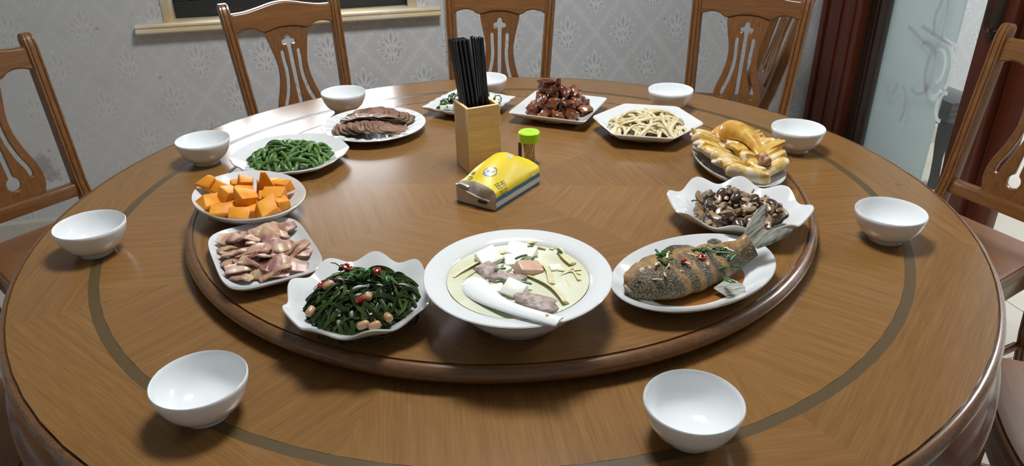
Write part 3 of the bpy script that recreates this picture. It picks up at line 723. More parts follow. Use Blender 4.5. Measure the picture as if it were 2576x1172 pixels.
def text_me(name, body, size):
    cu = bpy.data.curves.new(name, 'FONT'); cu.body = body; cu.size = size; cu.align_x = 'CENTER'; cu.resolution_u = 2
    o = bpy.data.objects.new(name, cu); COL.objects.link(o); dg = bpy.context.evaluated_depsgraph_get(); me = bpy.data.meshes.new_from_object(o.evaluated_get(dg)); bpy.data.objects.remove(o); bpy.data.curves.remove(cu)
    me.materials.clear(); me.name = name; return me
def disc_me(name, r0, r1, n=28, sx=1.0):
    vs_ = [(r*cos(2*pi*k/n)*sx, r*sin(2*pi*k/n), 0) for r in (r0, r1) for k in range(n)]
    return mesh(name, vs_, [(k, (k + 1) % n, n + (k + 1) % n, n + k) for k in range(n)], False)
U = (1, 0, 0); V = (0, .75, .65)
decal('printed_name', text_me('printed_name', '班布', .0145), (.026, .008, .036), U, (0, .5, .85), 'ink')
decal('printed_line', text_me('printed_line', 'BABO 竹纤维', .0040), (.0255, .003, .0315), U, (0, .35, .9), 'ink')
decal('printed_line', text_me('printed_line', '无漂白本色', .0046), (.0265, .001, .0265), U, (0, .1, .95), 'ink')
decal('round_badge', disc_me('round_badge', .0001, .0105, 28, 1.1), (.030, .034, .06), U, V, 'ink_white')
decal('round_badge', disc_me('round_badge', .0093, .0108, 28, 1.1), (.030, .034, .0603), U, V, 'ink_blue')
decal('badge_text', text_me('badge_text', '加量', .0085), (.0255, .034, .0606), U, (0, .75, .65), 'ink_blue')
decal('badge_text', text_me('badge_text', '加厚', .0085), (.0365, .029, .0606), U, (0, .75, .65), 'ink_blue')
decal('round_badge', disc_me('round_badge', .0001, .0062), (.094, .034, .07), U, V, 'ink_white')
decal('round_badge', disc_me('round_badge', .0048, .0058), (.094, .034, .0705), U, V, 'ink_blue')
decal('round_badge', disc_me('round_badge', .0014, .0028), (.094, .034, .0705), U, V, 'ink_blue')
decal('leaf_mark', text_me('leaf_mark', '~~~', .012), (.118, .036, .06), U, V, 'ink_green')
decal('printed_script', text_me('printed_script', '本色', .012), (.014, .072, .055), (-1, .2, 0), (0, -.8, .6), 'ink')
decal('small_panel', mesh('small_panel', [(-.006, -.002, 0), (.006, -.002, 0), (.006, .002, 0), (-.006, .002, 0)], [(0, 1, 2, 3)], False), (.128, .0, .0285), U, (0, 0, 1), 'ink_white')
_E_ = 2

# ------------------------------------------------------------------ food materials
mottled('bean', [(.25, (.026, .075, .012)), (.5, (.070, .155, .028)), (.8, (.16, .27, .075))], 70, .40, bump=.3, spec=.4)
mottled('pumpkin', [(.3, (.62, .20, .012)), (.55, (.72, .29, .022)), (.8, (.78, .40, .05))], 30, .50, bump=.45, dist=.002, spec=.3, stretch=(1, 1, .5))
m = Mat('pink_slice', (.5, .3, .25), .42, coat=.06)
n1 = m.noise(m.coord('Object', (1, 1, 1), 9.0), 22, 4); n2 = m.noise(m.coord('Object', (200, 25, 60), 3.0), 1, 2)
m.color(m.ramp(n1*.75 + n2*.25, [(.33, (.10, .030, .038)), (.42, (.24, .10, .090)), (.51, (.40, .22, .145)), (.66, (.55, .43, .26))])); m.bump(n2, .3, .001); MATS['pink_slice'] = m.m
mottled('kelp', [(.25, (.005, .014, .003)), (.50, (.020, .040, .007)), (.74, (.075, .100, .018))], 26, .30, bump=.2, spec=.28)
mottled('peanut', [(.3, (.20, .050, .025)), (.7, (.36, .13, .06))], 60, .3, bump=.1, coat=.4)
plain('peanut_pale', (.42, .24, .12), .35, coat=.3)
mottled('chili', [(.3, (.26, .012, .006)), (.7, (.42, .03, .012))], 50, .25, bump=0, coat=.4)
mottled('herb', [(.3, (.018, .075, .010)), (.7, (.07, .20, .03))], 120, .4, bump=.1, coat=.2)
mottled('scallion', [(.3, (.012, .060, .012)), (.7, (.05, .16, .03))], 60, .3, bump=.05, coat=.3)
mottled('bean_curd', [(.3, (.70, .69, .60)), (.7, (.78, .77, .69))], 90, .38, bump=.4, dist=.0006)
mottled('grey_meat', [(.3, (.19, .14, .12)), (.5, (.34, .26, .23)), (.75, (.50, .41, .36))], 120, .45, bump=.9, dist=.0025)
mottled('pale_ham', [(.3, (.55, .33, .23)), (.7, (.66, .46, .33))], 40, .3, bump=.15, coat=.3)
mottled('bamboo_shoot', [(.3, (.56, .50, .24)), (.7, (.70, .66, .42))], 8, .35, bump=.3, dist=.0008, stretch=(60, 6, 60), coat=.2)
m = Mat('broth', (.60, .61, .42), .06, coat=.2)
nb = m.noise(m.coord('Object', (1, 1, 1)), 14, 3); m.color(m.ramp(nb, [(.3, (.58, .58, .38)), (.7, (.70, .72, .60))])); MATS['broth'] = m.m
plain('sauce_brown', (.27, .105, .022), .08, coat=.3); plain('sauce_amber', (.44, .30, .10), .08, coat=.3); plain('sauce_dark', (.06, .025, .008), .08, coat=.3)
mottled('fish_fin', [(.35, (.10, .10, .075)), (.5, (.26, .26, .21)), (.65, (.38, .38, .33))], 1.0, .4, bump=.7, dist=.001, rnd=0, stretch=(40, 420, 40), coat=.15)
mottled('mushroom_cap', [(.3, (.020, .012, .008)), (.6, (.060, .034, .018)), (.8, (.14, .08, .04))], 60, .3, bump=.5, coat=.2)
mottled('mushroom_flesh', [(.3, (.17, .095, .045)), (.55, (.30, .20, .105)), (.8, (.42, .31, .18))], 70, .3, bump=.4, coat=.35)
m = Mat('chicken', (.6, .35, .08), .36, coat=.15)
tc = m.new('ShaderNodeTexCoord'); sp = m.new('ShaderNodeSeparateXYZ'); m.link(tc.outputs['Object'], sp.inputs[0]); z = X(m.nt, sp.outputs[2])
n1 = m.noise(m.coord('Object', (1, 1, 1), 5.0), 55, 4); n2 = m.noise(m.coord('Object', (1, 1, 1), 2.0), 300, 2); n3 = m.noise(m.coord('Object', (1, 1, 1), 8.0), 32, 2)
skin = m.ramp(n1, [(.3, (.50, .27, .035)), (.5, (.58, .38, .075)), (.75, (.66, .53, .22))]); flesh = m.ramp(n1, [(.3, (.62, .46, .28)), (.6, (.72, .62, .44)), (.8, (.78, .72, .57))])
m.color(m.mix((z*55.0 + n3*3.4 - 1.55).step(.15, .55), flesh, skin)); m.bump(n1*.7 + n2*.3, .5, .0015); MATS['chicken'] = m.m
mottled('chicken_skin', [(.3, (.43, .19, .022)), (.5, (.53, .29, .045)), (.75, (.62, .45, .15))], 55, .26, bump=.4, dist=.001, coat=.45)
mottled('chicken_bone', [(.3, (.20, .07, .035)), (.6, (.46, .28, .16)), (.8, (.62, .48, .33))], 120, .4, bump=.6)
mottled('noodle', [(.3, (.50, .40, .20)), (.55, (.64, .54, .32)), (.8, (.74, .66, .46))], 18, .3, bump=.15, coat=.3)
m = Mat('braised_pork', (.2, .05, .02), .2, coat=.6)
n1 = m.noise(m.coord('Object', (18, 18, 75), 6.0), 1.6, 3); m.color(m.ramp(n1, [(.3, (.055, .014, .008)), (.48, (.135, .035, .015)), (.6, (.25, .085, .030)), (.75, (.34, .16, .07))])); m.bump(n1, .5, .002); MATS['braised_pork'] = m.m
mottled('preserved_veg', [(.3, (.012, .006, .004)), (.6, (.045, .018, .009)), (.8, (.11, .05, .022))], 150, .3, bump=.6, coat=.4)
m = Mat('beef', (.25, .14, .10), .6, coat=.0, spec=.15)
n1 = m.noise(m.coord('Object', (1, 1, 1), 4.0), 40, 5, .7); n2 = m.noise(m.coord('Object', (30, 260, 30), 4.0), 1, 2)
m.color(m.ramp(n1*.6 + n2*.4, [(.35, (.12, .055, .040)), (.5, (.225, .125, .090)), (.65, (.32, .20, .145))])); m.bump(n1, .4, .001); MATS['beef'] = m.m
plain('beef_edge', (.085, .060, .022), .35, coat=.2)
mottled('greens', [(.3, (.006, .026, .006)), (.7, (.045, .12, .022))], 90, .3, bump=.3, coat=.3)

# ------------------------------------------------------------------ dishes
def ell(a, b): return lambda th: a*b/sqrt((b*cos(th))**2 + (a*sin(th))**2)
def poly(nside, Rr, bulge=0.0, rnd=.02):
    def f(th):
        q = 2*pi/nside; ph = (th % q) - q/2; p_ = Rr*cos(q/2)/cos(ph); c = Rr
        e = abs(ph)/(q/2); k = max(0, (e - .90)/.10); p_ = p_*(1 - rnd*k*k)
        return p_*(1 - bulge) + c*bulge*(.98)
    return f
def rect(a, b, bulge=.03, p=7):
    def f(th):
        c, s_ = abs(cos(th)), abs(sin(th)); r = ((c/a)**p + (s_/b)**p)**(-1/p)
        return r*(1 + bulge*cos(4*atan2(s_/b, c/a))*-1*0 ) 
    return f
def dish(name, outline, rings, x, y, deg, label, cat, n=72, wave=None, mat='porcelain', sharp=50):
    o = link(name, plate_me(name, outline, rings, n, wave, sharp), mat, loc=(x, y, S), rot=(0, 0, radians(deg)))
    return tag(o, label, cat)
def std(hr, well=.62, wz=.006, foot=.55, edge=.0022, w0=0.0):
    """rings of a plain plate: height of the rim, fraction of the flat well"""
    return [(.02, 0, wz, 0), (well*.85, 0, wz, 0), (well, 0, wz + .0015, 0), (well + (1 - well)*.35, 0, wz + (hr - wz)*.30, w0*.25), (well + (1 - well)*.7, 0, wz + (hr - wz)*.68, w0*.65), (.965, 0, hr - .001, w0*.93), (.988, 0, hr + .0004, w0),
            (1.0, 0, hr - edge*.7, w0), (.992, 0, hr - edge*1.8, w0), (well + (1 - well)*.7, 0, (hr - wz)*.60 + wz - .0045, w0*.62), (well + (1 - well)*.3, 0, wz + (hr - wz)*.18 - .0035, w0*.2), (foot + .03, 0, .0022, 0), (foot + .02, 0, 0, 0), (foot - .02, 0, 0, 0), (foot - .03, 0, .0018, 0), (.02, 0, .0018, 0)]
P_ = {}
P_['beef'] = (-.3059, .3194); P_['beans'] = (-.4615, .1310); P_['pumpkin'] = (-.4768, -.1156); P_['slices'] = (-.3985, -.3105); P_['kelp'] = (-.2106, -.4748)
P_['soup'] = (.0193, -.4814); P_['fish'] = (.2938, -.414); P_['mush'] = (.4185, -.2125); P_['chick'] = (.4872, .0249); P_['noodle'] = (.3437, .2655); P_['pork'] = (.1475, .408); P_['greens'] = (-.080, .461)
# beef: fluted round plate
flute = lambda th: cos(22*th)
br = [(.02, 0, .006, 0), (.58, 0, .006, 0), (.62, 0, .007, .0), (.66, 0, .0095, .6), (.74, 0, .0135, 1.0), (.84, 0, .0175, 1.0), (.93, 0, .0205, .6), (.96, 0, .0215, 0), (.988, 0, .0222, 0), (1.0, 0, .021, 0), (.992, 0, .019, 0), (.80, 0, .012, 0), (.60, 0, .003, 0), (.58, 0, 0, 0), (.54, 0, 0, 0), (.52, 0, .002, 0), (.02, 0, .002, 0)]
dish('fluted_plate', ell(.124, .124), br, *P_['beef'], 0, 'round white plate with petal flutes holding sliced beef', 'plate', 176, lambda th: .0019*cos(22*th) + .0007*cos(44*th), sharp=32)
dish('scalloped_plate', lambda th: ell(.1235, .118)(th)*(1 + .022*cos(6*th) + .008*cos(18*th)), std(.025, .60, .006), *P_['beans'], 12, 'white wavy-edged round plate under the green beans', 'plate', 120, lambda th: .002*cos(6*th))
dish('oval_plate', ell(.1224, .0973), std(.040, .55, .007, .48), *P_['pumpkin'], 133.3, 'deep white oval plate holding pumpkin chunks', 'plate')
dish('rectangular_plate', rect(.112, .080, p=4.6), std(.024, .68, .006, .55), *P_['slices'], -62.5, 'white rectangular plate with curved sides under the pink slices', 'plate', 112)
wv8 = lambda th: .0065*cos(9*th)
dish('ruffled_bowl', lambda th: .1085*(1 + .030*cos(9*th)), std(.040, .50, .007, .42, w0=1.0), *P_['kelp'], 6, 'white ruffled shallow bowl of dark green kelp strips', 'bowl', 144, wv8)
sr = [(.02, 0, .008, 0), (.40, 0, .008, 0), (.55, 0, .016, 0), (.66, 0, .034, 0), (.73, 0, .052, 0), (.765, 0, .0615, 0), (.80, 0, .0652, 0), (.90, 0, .0675, 0), (.97, 0, .0695, 0), (.990, 0, .0703, 0), (1.0, 0, .069, 0), (.99, 0, .0665, 0), (.88, 0, .0625, 0), (.80, 0, .0605, 0), (.76, 0, .050, 0), (.69, 0, .030, 0), (.58, 0, .012, 0), (.50, 0, .004, 0), (.48, 0, 0, 0), (.44, 0, 0, 0), (.43, 0, .002, 0), (.02, 0, .002, 0)]
dish('soup_bowl', ell(.1355, .1365), sr, *P_['soup'], 0, 'large white wide-rimmed soup bowl of tofu and bamboo shoot broth', 'bowl', 96)
dish('oval_fish_plate', ell(.1476, .0981), std(.030, .60, .006, .52), *P_['fish'], 32.3, 'long white oval plate carrying the whole fish', 'plate', 96)
dish('ruffled_shell_dish', lambda th: ell(.121, .103)(th)*(1 + .038*cos(8*th)), std(.043, .50, .007, .40, w0=1.0), *P_['mush'], -18, 'white ruffled shell-like dish of sliced mushrooms', 'bowl', 144, lambda th: .0075*cos(8*th))
dish('oval_chicken_plate', ell(.1401, .0828), std(.030, .60, .006, .5), *P_['chick'], -83.4, 'long white oval plate piled with yellow chicken', 'plate', 96)
dish('hexagonal_plate', poly(6, .131), std(.034, .55, .006, .42), *P_['noodle'], -14.5, 'white hexagonal plate of pale shredded strips', 'plate', 144)
dish('square_plate', poly(4, .1405, 0, .03), std(.028, .58, .006, .46), *P_['pork'], -23.8 + 45, 'white square plate heaped with braised pork', 'plate', 144, lambda th: 0)
dish('leaf_edged_plate', lambda th: poly(4, .124, .12, .0)(th)*(1 + .018*cos(20*th)), std(.025, .55, .006, .45), *P_['greens'], 16, 'white wavy square plate of tofu and greens behind the bamboo box', 'plate', 160, lambda th: .0012*cos(20*th))

# ------------------------------------------------------------------ food helpers
def mound(rx, ry, h, base, pw=1.4):
    return lambda x, y: base + h*max(0, 1 - ((x/rx)**2 + (y/ry)**2))**(1/pw)
def place(name, me, mat, dishkey, x, y, z, rot, label, cat, group=None, deg=0, scale=None):
    a = radians(deg); cx, cy = P_[dishkey]
    o = link(name, me, mat, loc=(cx + x*cos(a) - y*sin(a), cy + x*sin(a) + y*cos(a), S + z), rot=(rot[0], rot[1], rot[2] + a))
    if scale: o.scale = scale
    return tag(o, label, cat, group)
def draped(name, mat, key, count, rx, ry, h, base, length, rad, flat, label, cat, group, deg=0, seed=1, bend=18, curl=.25, nseg=9, ns=6, lift=.0, pw=1.4, taper=.4, levels=(.35, 1.0), inner=.86, edgefall=0.0, arch=0.0, twist=0):
    """strips lying over a heap, each one an object of its own"""
    rr = random.Random(seed); H = mound(rx, ry, h, base, pw); ca, sa = cos(radians(deg)), sin(radians(deg)); cx, cy = P_[key]
    for i in range(count):
        lv = levels[0] + (levels[1] - levels[0])*(i/(count - 1))
        r_ = sqrt(rr.random())*inner*(1.0 - .25*max(0, lv - .6)); t = rr.uniform(0, 2*pi); x0, y0 = r_*rx*cos(t), r_*ry*sin(t)
        a = rr.uniform(0, 2*pi); L = length*rr.uniform(.65, 1.2); k = rr.uniform(-bend, bend); dk = rr.uniform(-bend, bend)*curl*10
        pts = []; x, y, q = 0.0, 0.0, 0.0; st = L/(nseg - 1); az = rr.uniform(.2, 1.0)*arch
        for j in range(nseg):
            pts.append((x, y)); q += (k + dk*(j/(nseg - 1) - .5))*st; x += st*cos(a + q); y += st*sin(a + q)
        mx = sum(p[0] for p in pts)/nseg; my = sum(p[1] for p in pts)/nseg; off = rr.uniform(-.0015, .0025); P = []
        for j, (x, y) in enumerate(pts):
            X_, Y_ = x - mx + x0, y - my + y0; e = (X_/rx)**2 + (Y_/ry)**2
            if e > 1.0: f = 1.0/sqrt(e); X_, Y_ = X_*(f*.7 + .3), Y_*(f*.7 + .3)
            z = base + (H(X_, Y_) - base)*lv + rad*.7 + off + az*sin(pi*j/(nseg - 1))
            P.append((X_, Y_, z))
        c = Vector(P[nseg//2]); loc = Vector((cx + c.x*ca - c.y*sa, cy + c.x*sa + c.y*ca, S + c.z))
        Q = [Vector(((p[0] - c.x)*ca - (p[1] - c.y)*sa, (p[0] - c.x)*sa + (p[1] - c.y)*ca, p[2] - c.z)) for p in P]
        w = rad*rr.uniform(.8, 1.2); rads = [w*(1 - taper*abs(2*j/(nseg - 1) - 1)**3) for j in range(nseg)]
        rads[0] *= .6; rads[-1] *= .6
        me = tube_me(name, Q, rads, ns, flat=flat, up=(rr.uniform(-.5, .5), rr.uniform(-.5, .5), 1) if flat else None, twist=rr.uniform(-twist, twist) if twist else 0)
        tag(link(name, me, mat if isinstance(mat, str) else mat[i % len(mat)], loc=loc), label, cat, group)

# green beans
draped('green_bean', 'bean', 'beans', 170, .090, .078, .034, .008, .043, .0038, None, 'short cut green bean in the pile on the wavy plate', 'green bean', 'green beans', seed=4, bend=7, ns=7, nseg=7, deg=8, inner=.95, arch=.003, levels=(.12, 1.0))

# pumpkin chunks
def chunk_me(name, sx, sy, sz, seed, tip=0.0, lo=.78):
    rr = random.Random(seed); bm = bmesh.new(); bmesh.ops.create_cube(bm, size=2.0)
    for v in bm.verts:
        v.co = Vector((v.co.x*sx*rr.uniform(lo, 1.1), v.co.y*sy*rr.uniform(lo, 1.1), v.co.z*sz*rr.uniform(lo + .05, 1.15)))
        if tip and v.co.z > 0: v.co.x *= (1 - tip); v.co.y *= (1 - tip*.6)
    bmesh.ops.bevel(bm, geom=list(bm.edges), offset=.0022, segments=2, profile=.5, affect='EDGES', clamp_overlap=True); return from_bm(name, bm, True, 50)
lab = ('soft orange pumpkin chunk heaped in the deep oval plate', 'pumpkin', 'pumpkin chunks')
# x right, y away (table axes), z over the turntable, sizes, yaw, roll
for i, (x, y, z, sx, sy, sz, tip, rz, rx_, ry_) in enumerate((
        (-.042, -.052, .026, .024, .016, .012, 0, .25, .5, .1), (.002, -.064, .026, .021, .016, .012, 0, .12, .6, 0), (.048, -.045, .030, .024, .022, .012, 0, .5, .5, -.1), (-.066, -.018, .032, .026, .018, .011, 0, .9, .5, .2),
        (.000, -.020, .040, .020, .018, .014, 0, .7, .3, .3), (.052, -.008, .036, .022, .016, .014, 0, -.1, .4, 0), (-.040, .000, .038, .022, .016, .013, 0, 1.2, .3, .2), (-.062, .028, .040, .012, .036, .014, .5, 1.35, .3, .5),
        (.024, .030, .052, .020, .014, .026, .75, .2, .2, .05), (-.018, .036, .044, .016, .016, .015, 0, .3, .2, .2), (.060, .024, .042, .018, .014, .014, .2, -.5, .2, 0), (-.036, .050, .034, .020, .014, .012, 0, .5, .1, .1),
        (.020, .058, .030, .024, .014, .012, 0, .1, 0, 0), (.016, -.036, .020, .026, .020, .010, 0, .4, .2, 0), (-.022, -.030, .022, .024, .020, .010, 0, .9, .2, 0), (.030, .004, .026, .022, .02, .014, 0, .4, .2, .1), (-.085, .030, .052, .009, .020, .015, .55, 1.15, .2, .9), (-.052, -.030, .024, .020, .018, .010, 0, .3, .2, 0), (.066, -.022, .032, .016, .014, .011, 0, .9, .3, 0), (-.010, .012, .034, .018, .016, .013, 0, .5, .2, .1), (.044, .044, .036, .016, .013, .012, .2, .2, .1, 0))):
    place('pumpkin_chunk', chunk_me('pumpkin_chunk', sx, sy, sz, 50 + i, tip, .5), 'pumpkin', 'pumpkin', x, y, z, (rx_, ry_, rz), *lab)

# pink slices: curved overlapping leaves in two fans
def leaf_slice(name, L, W, th, seed, curve=10):
    rr = random.Random(seed); nu, nv = 9, 5; top = []; k1 = rr.uniform(.3, 1)*curve; k2 = rr.uniform(.4, 1)*curve*1.5; ph = rr.uniform(0, 6)
    for u in range(nu):
        for v in range(nv):
            a, b = u/(nu - 1)*2 - 1, v/(nv - 1)*2 - 1; w = W*(1 - .30*abs(a)**4)*(1 + .12*sin(4*a + ph))
            x, y = a*L, b*w + .15*W*sin(2*a + ph); top.append(Vector((x, y, -k1*x*x - k2*y*y*.9 + .0014*sin(5*a + ph) + .0008*sin(7*b + ph))))
    vs_ = top + [p + Vector((0, 0, -th)) for p in top]; n = nu*nv; fs = []
    for u in range(nu - 1):
        for v in range(nv - 1):
            q = u*nv + v; fs += [(q, q + 1, q + nv + 1, q + nv), (n + q, n + q + nv, n + q + nv + 1, n + q + 1)]
    for u in range(nu - 1): fs += [(u*nv, u*nv + nv, n + u*nv + nv, n + u*nv), (u*nv + nv - 1, n + u*nv + nv - 1, n + u*nv + 2*nv - 1, u*nv + 2*nv - 1)]
    for v in range(nv - 1): fs += [(v, n + v, n + v + 1, v + 1), ((nu - 1)*nv + v, (nu - 1)*nv + v + 1, n + (nu - 1)*nv + v + 1, n + (nu - 1)*nv + v)]
    return mesh(name, vs_, fs, True, 60)
rr = random.Random(5); SV = [leaf_slice('pink_slice', rr.uniform(.017, .028), rr.uniform(.009, .015), .0028, 70 + i, 12) for i in range(10)]
for i in range(64):
    layer = i//22; t = rr.random(); x = rr.uniform(-.078, .072); y = rr.uniform(-.048, .050)
    z = .012 + layer*.006 + .012*max(0, 1 - (x/.09)**2 - (y/.06)**2) + rr.uniform(0, .003)
    place('pink_slice', SV[i % 10], 'pink_slice', 'slices', x, y, z, (rr.uniform(-.55, .55), rr.uniform(-.35, .35), radians(80) + rr.uniform(-.7, .7)), 'glossy pinkish-purple food slice on the rectangular plate', 'food slice', 'pink slices', -62.5)

# kelp salad
_kc = P_['kelp']; P_['kelp'] = (_kc[0] + .002, _kc[1] + .004)
draped('kelp_strip', 'kelp', 'kelp', 250, .090, .088, .046, .010, .070, .0030, .28, 'dark green kelp strip in the ruffled bowl', 'kelp', 'kelp strips', seed=9, bend=26, nseg=12, ns=6, inner=.92, arch=.006, twist=1.2, levels=(.3, 1.05))
P_['kelp'] = _kc
pea = lathe_me('peanut', [(0, -.0090), (.0022, -.0086), (.0042, -.0072), (.0056, -.0045), (.0060, -.0015), (.0057, .0015), (.0060, .0040), (.0052, .0068), (.0036, .0084), (.0018, .0092), (0, .0095)], 16, 80)
for x, y, z, c in ((-.064, -.042, .036, 'peanut_pale'), (.015, -.076, .034, 'peanut'), (.031, -.078, .034, 'peanut_pale'), (.048, -.064, .038, 'peanut'), (.018, -.034, .054, 'peanut'), (.008, -.040, .053, 'chili'), (-.022, .034, .062, 'chili'), (.022, .018, .064, 'chili'), (-.054, .008, .050, 'chili'), (-.044, -.002, .054, 'peanut')):
    nm = 'peanut' if c != 'chili' else 'chili_ring'
    if nm == 'peanut': place(nm, pea, c, 'kelp', x, y, z, (1.4, rr.uniform(-.4, .4), rr.uniform(0, 3)), 'reddish brown peanut among the kelp strips', 'peanut', 'peanuts in the kelp')
    else:
        me = tube_me('chili_ring', [(.0065*cos(a), .0065*sin(a), 0) for a in [2*pi*k/12 for k in range(13)]], .0028, 6, flat=1.3); place(nm, me, 'chili', 'kelp', x, y, z, (rr.uniform(-.7, .7), rr.uniform(-.6, .6), 0), 'red chili ring on top of the kelp', 'chili', 'chili rings in the kelp')
def leaflet(name, sc, seed):
    rr = random.Random(seed); vs_ = [(0, 0, .002)]; n = 27
    for k in range(n):
        a = 2*pi*k/n; r = sc*(.62 + .28*cos(3*a) + .16*cos(9*a)); vs_.append((r*cos(a), r*sin(a), .003*sin(4*a + seed) - .25*r*r/sc))
    vs2 = [(x, y, z - .0006) for x, y, z in vs_]; m_ = n + 1
    fs = [(0, 1 + k, 1 + (k + 1) % n) for k in range(n)] + [(m_, m_ + 1 + (k + 1) % n, m_ + 1 + k) for k in range(n)] + [(1 + k, m_ + 1 + k, m_ + 1 + (k + 1) % n, 1 + (k + 1) % n) for k in range(n)]
    return mesh(name, vs_ + vs2, fs, True, 60)
for j, (x, y, z) in enumerate(((.004, .002, .068), (-.030, .036, .060), (.038, -.004, .062))):
    cx, cy = P_['kelp']; sprig = empty('coriander_sprig', (cx + x, cy + y, S + z)); tag(sprig, ('bright coriander sprig on the middle of the kelp heap', 'small coriander sprig at the back of the kelp heap', 'small coriander sprig at the right of the kelp heap')[j], 'herb', 'coriander sprigs on the kelp')
    for k in range((5, 3, 3)[j]):
        a = rr.uniform(0, 6.28); q = .010*rr.random(); link('leaflet', leaflet('leaflet', .0105*(1 if j == 0 else .75), k + 3*j), 'herb', sprig, (q*cos(a)*1.6, q*sin(a)*1.6, .0015*k), (rr.uniform(-.5, .5), rr.uniform(-.5, .5), a))
    link('stalk', tube_me('stalk', [(0, 0, 0), (-.012, .010, .003), (-.022, .024, -.004)], .0010, 6), 'herb', sprig)
rr2 = random.Random(77)
ses = blob_me('sesame', .0012, .0008, .0005, 3, .05, .2, 1)

# soup: broth, tofu, meat, bamboo shoots, scallions, spoon
cx, cy = P_['soup']
BZ = .0605
tag(link('broth', lathe_me('broth', [(0, .034), (.080, .034), (.1010, BZ - .0012), (.1022, BZ), (.1010, BZ + .0002), (0, BZ)], 72), 'broth', loc=(cx, cy, S)), 'milky pale broth filling the large soup bowl', 'soup')
lab = ('white tofu cube floating in the soup', 'tofu', 'tofu cubes in the soup')
for i, (x, y, z, sx, sy, sz, rz, rx_, ry_) in enumerate(((-.042, .054, .002, .020, .017, .009, .55, .30, -.1), (.008, .068, .003, .024, .015, .010, -.25, .25, .12), (-.004, .044, .002, .016, .013, .009, .15, .35, 0), (-.006, -.038, .003, .019, .015, .010, -.5, .35, .2), (-.032, -.032, -.001, .013, .010, .008, .3, .2, 0), (.056, .026, -.002, .010, .008, .006, .2, .1, .1), (-.020, .022, -.001, .011, .008, .007, .9, .1, 0))):
    place('tofu_cube', chunk_me('tofu_cube', sx, sy, sz, 120 + i), 'bean_curd', 'soup', x, y, z + BZ, (rx_, ry_, rz), *lab)
for i, (x, y, z, sx, sy, sz, rz) in enumerate(((-.045, .022, .001, .011, .014, .008, .6), (-.016, -.004, .002, .026, .009, .008, -.25), (.026, -.072, .001, .025, .014, .009, -.45))):
    place('meat_piece', blob_me('meat_piece', sx, sy, sz, 140 + i, .28, .45, 4), 'grey_meat', 'soup', x, y, z + BZ, (.2, .1, rz), 'grey-brown boiled meat piece in the soup', 'meat', 'meat pieces in the soup')
place('pork_skin_piece', chunk_me('pork_skin_piece', .020, .013, .008, 151), 'pale_ham', 'soup', .017, .019, .004 + BZ, (.30, .25, .45), 'glossy pinkish meat piece at the middle of the soup', 'meat', 'meat pieces in the soup')
lab = ('pale yellow bamboo shoot strip in the soup', 'bamboo shoot', 'bamboo shoots in the soup')
for i, (x0, y0, x1, y1, z, w) in enumerate(((.010, .008, .062, -.072, .003, .0055), (.033, .034, .052, -.018, .002, .0050), (-.088, .004, -.054, .064, .000, .0050), (.066, .084, .084, .034, .003, .0065), (.004, .092, .030, .098, .005, .0070), (.014, .096, .044, .082, .002, .0050), (.060, .020, .092, .006, .000, .0040), (.070, .028, .090, -.010, .000, .0035), (-.030, .072, -.016, .080, .001, .0050), (-.080, .000, -.064, .030, -.001, .0040), (-.020, -.046, .022, -.050, .000, .0045), (.064, .012, .082, .024, .001, .0035), (.058, .006, .094, .018, .000, .0030), (.050, .086, .058, .084, .000, .0050), (.066, -.006, .078, -.030, -.001, .0030), (-.066, .044, -.040, .074, .000, .0040))):
    rq = random.Random(160 + i); L = hypot(x1 - x0, y1 - y0); P = [(L*(t - .5), .10*L*sin(3*t + i), .03*L*sin(pi*t)) for t in [k/7 for k in range(8)]]
    place('bamboo_shoot', tube_me('bamboo_shoot', P, [w*(.70 + .4*k/7) for k in range(8)], 8, flat=.32, up=(0, .35, 1)), 'bamboo_shoot', 'soup', (x0 + x1)/2, (y0 + y1)/2, z + BZ, (rq.uniform(-.3, .3), rq.uniform(-.06, .06), atan2(y1 - y0, x1 - x0)), *lab)
def scallion(L, r): return tube_me('scallion_piece', [(-L/2, 0, 0), (-L/6, .0006, .0006), (L/6, .0006, .0006), (L/2, 0, 0)], r, 8, flat=.75)
SCA = [scallion(.012, .0022), scallion(.017, .0020), scallion(.022, .0022), scallion(.009, .0025)]
for i, (x, y, z, a) in enumerate(((-.021, .031, .012, 1.35), (-.025, .008, .011, .5), (.006, .038, .014, .7), (.021, .072, .012, .1), (.026, .036, .013, .9), (.065, .066, .008, 1.9), (.008, -.028, .010, -.2), (-.027, -.022, .009, .2))):
    place('scallion_piece', SCA[i % 4], 'scallion', 'soup', x, y, z + BZ, (0, .1, a), 'green scallion piece floating in the soup', 'scallion', 'scallion pieces in the soup')
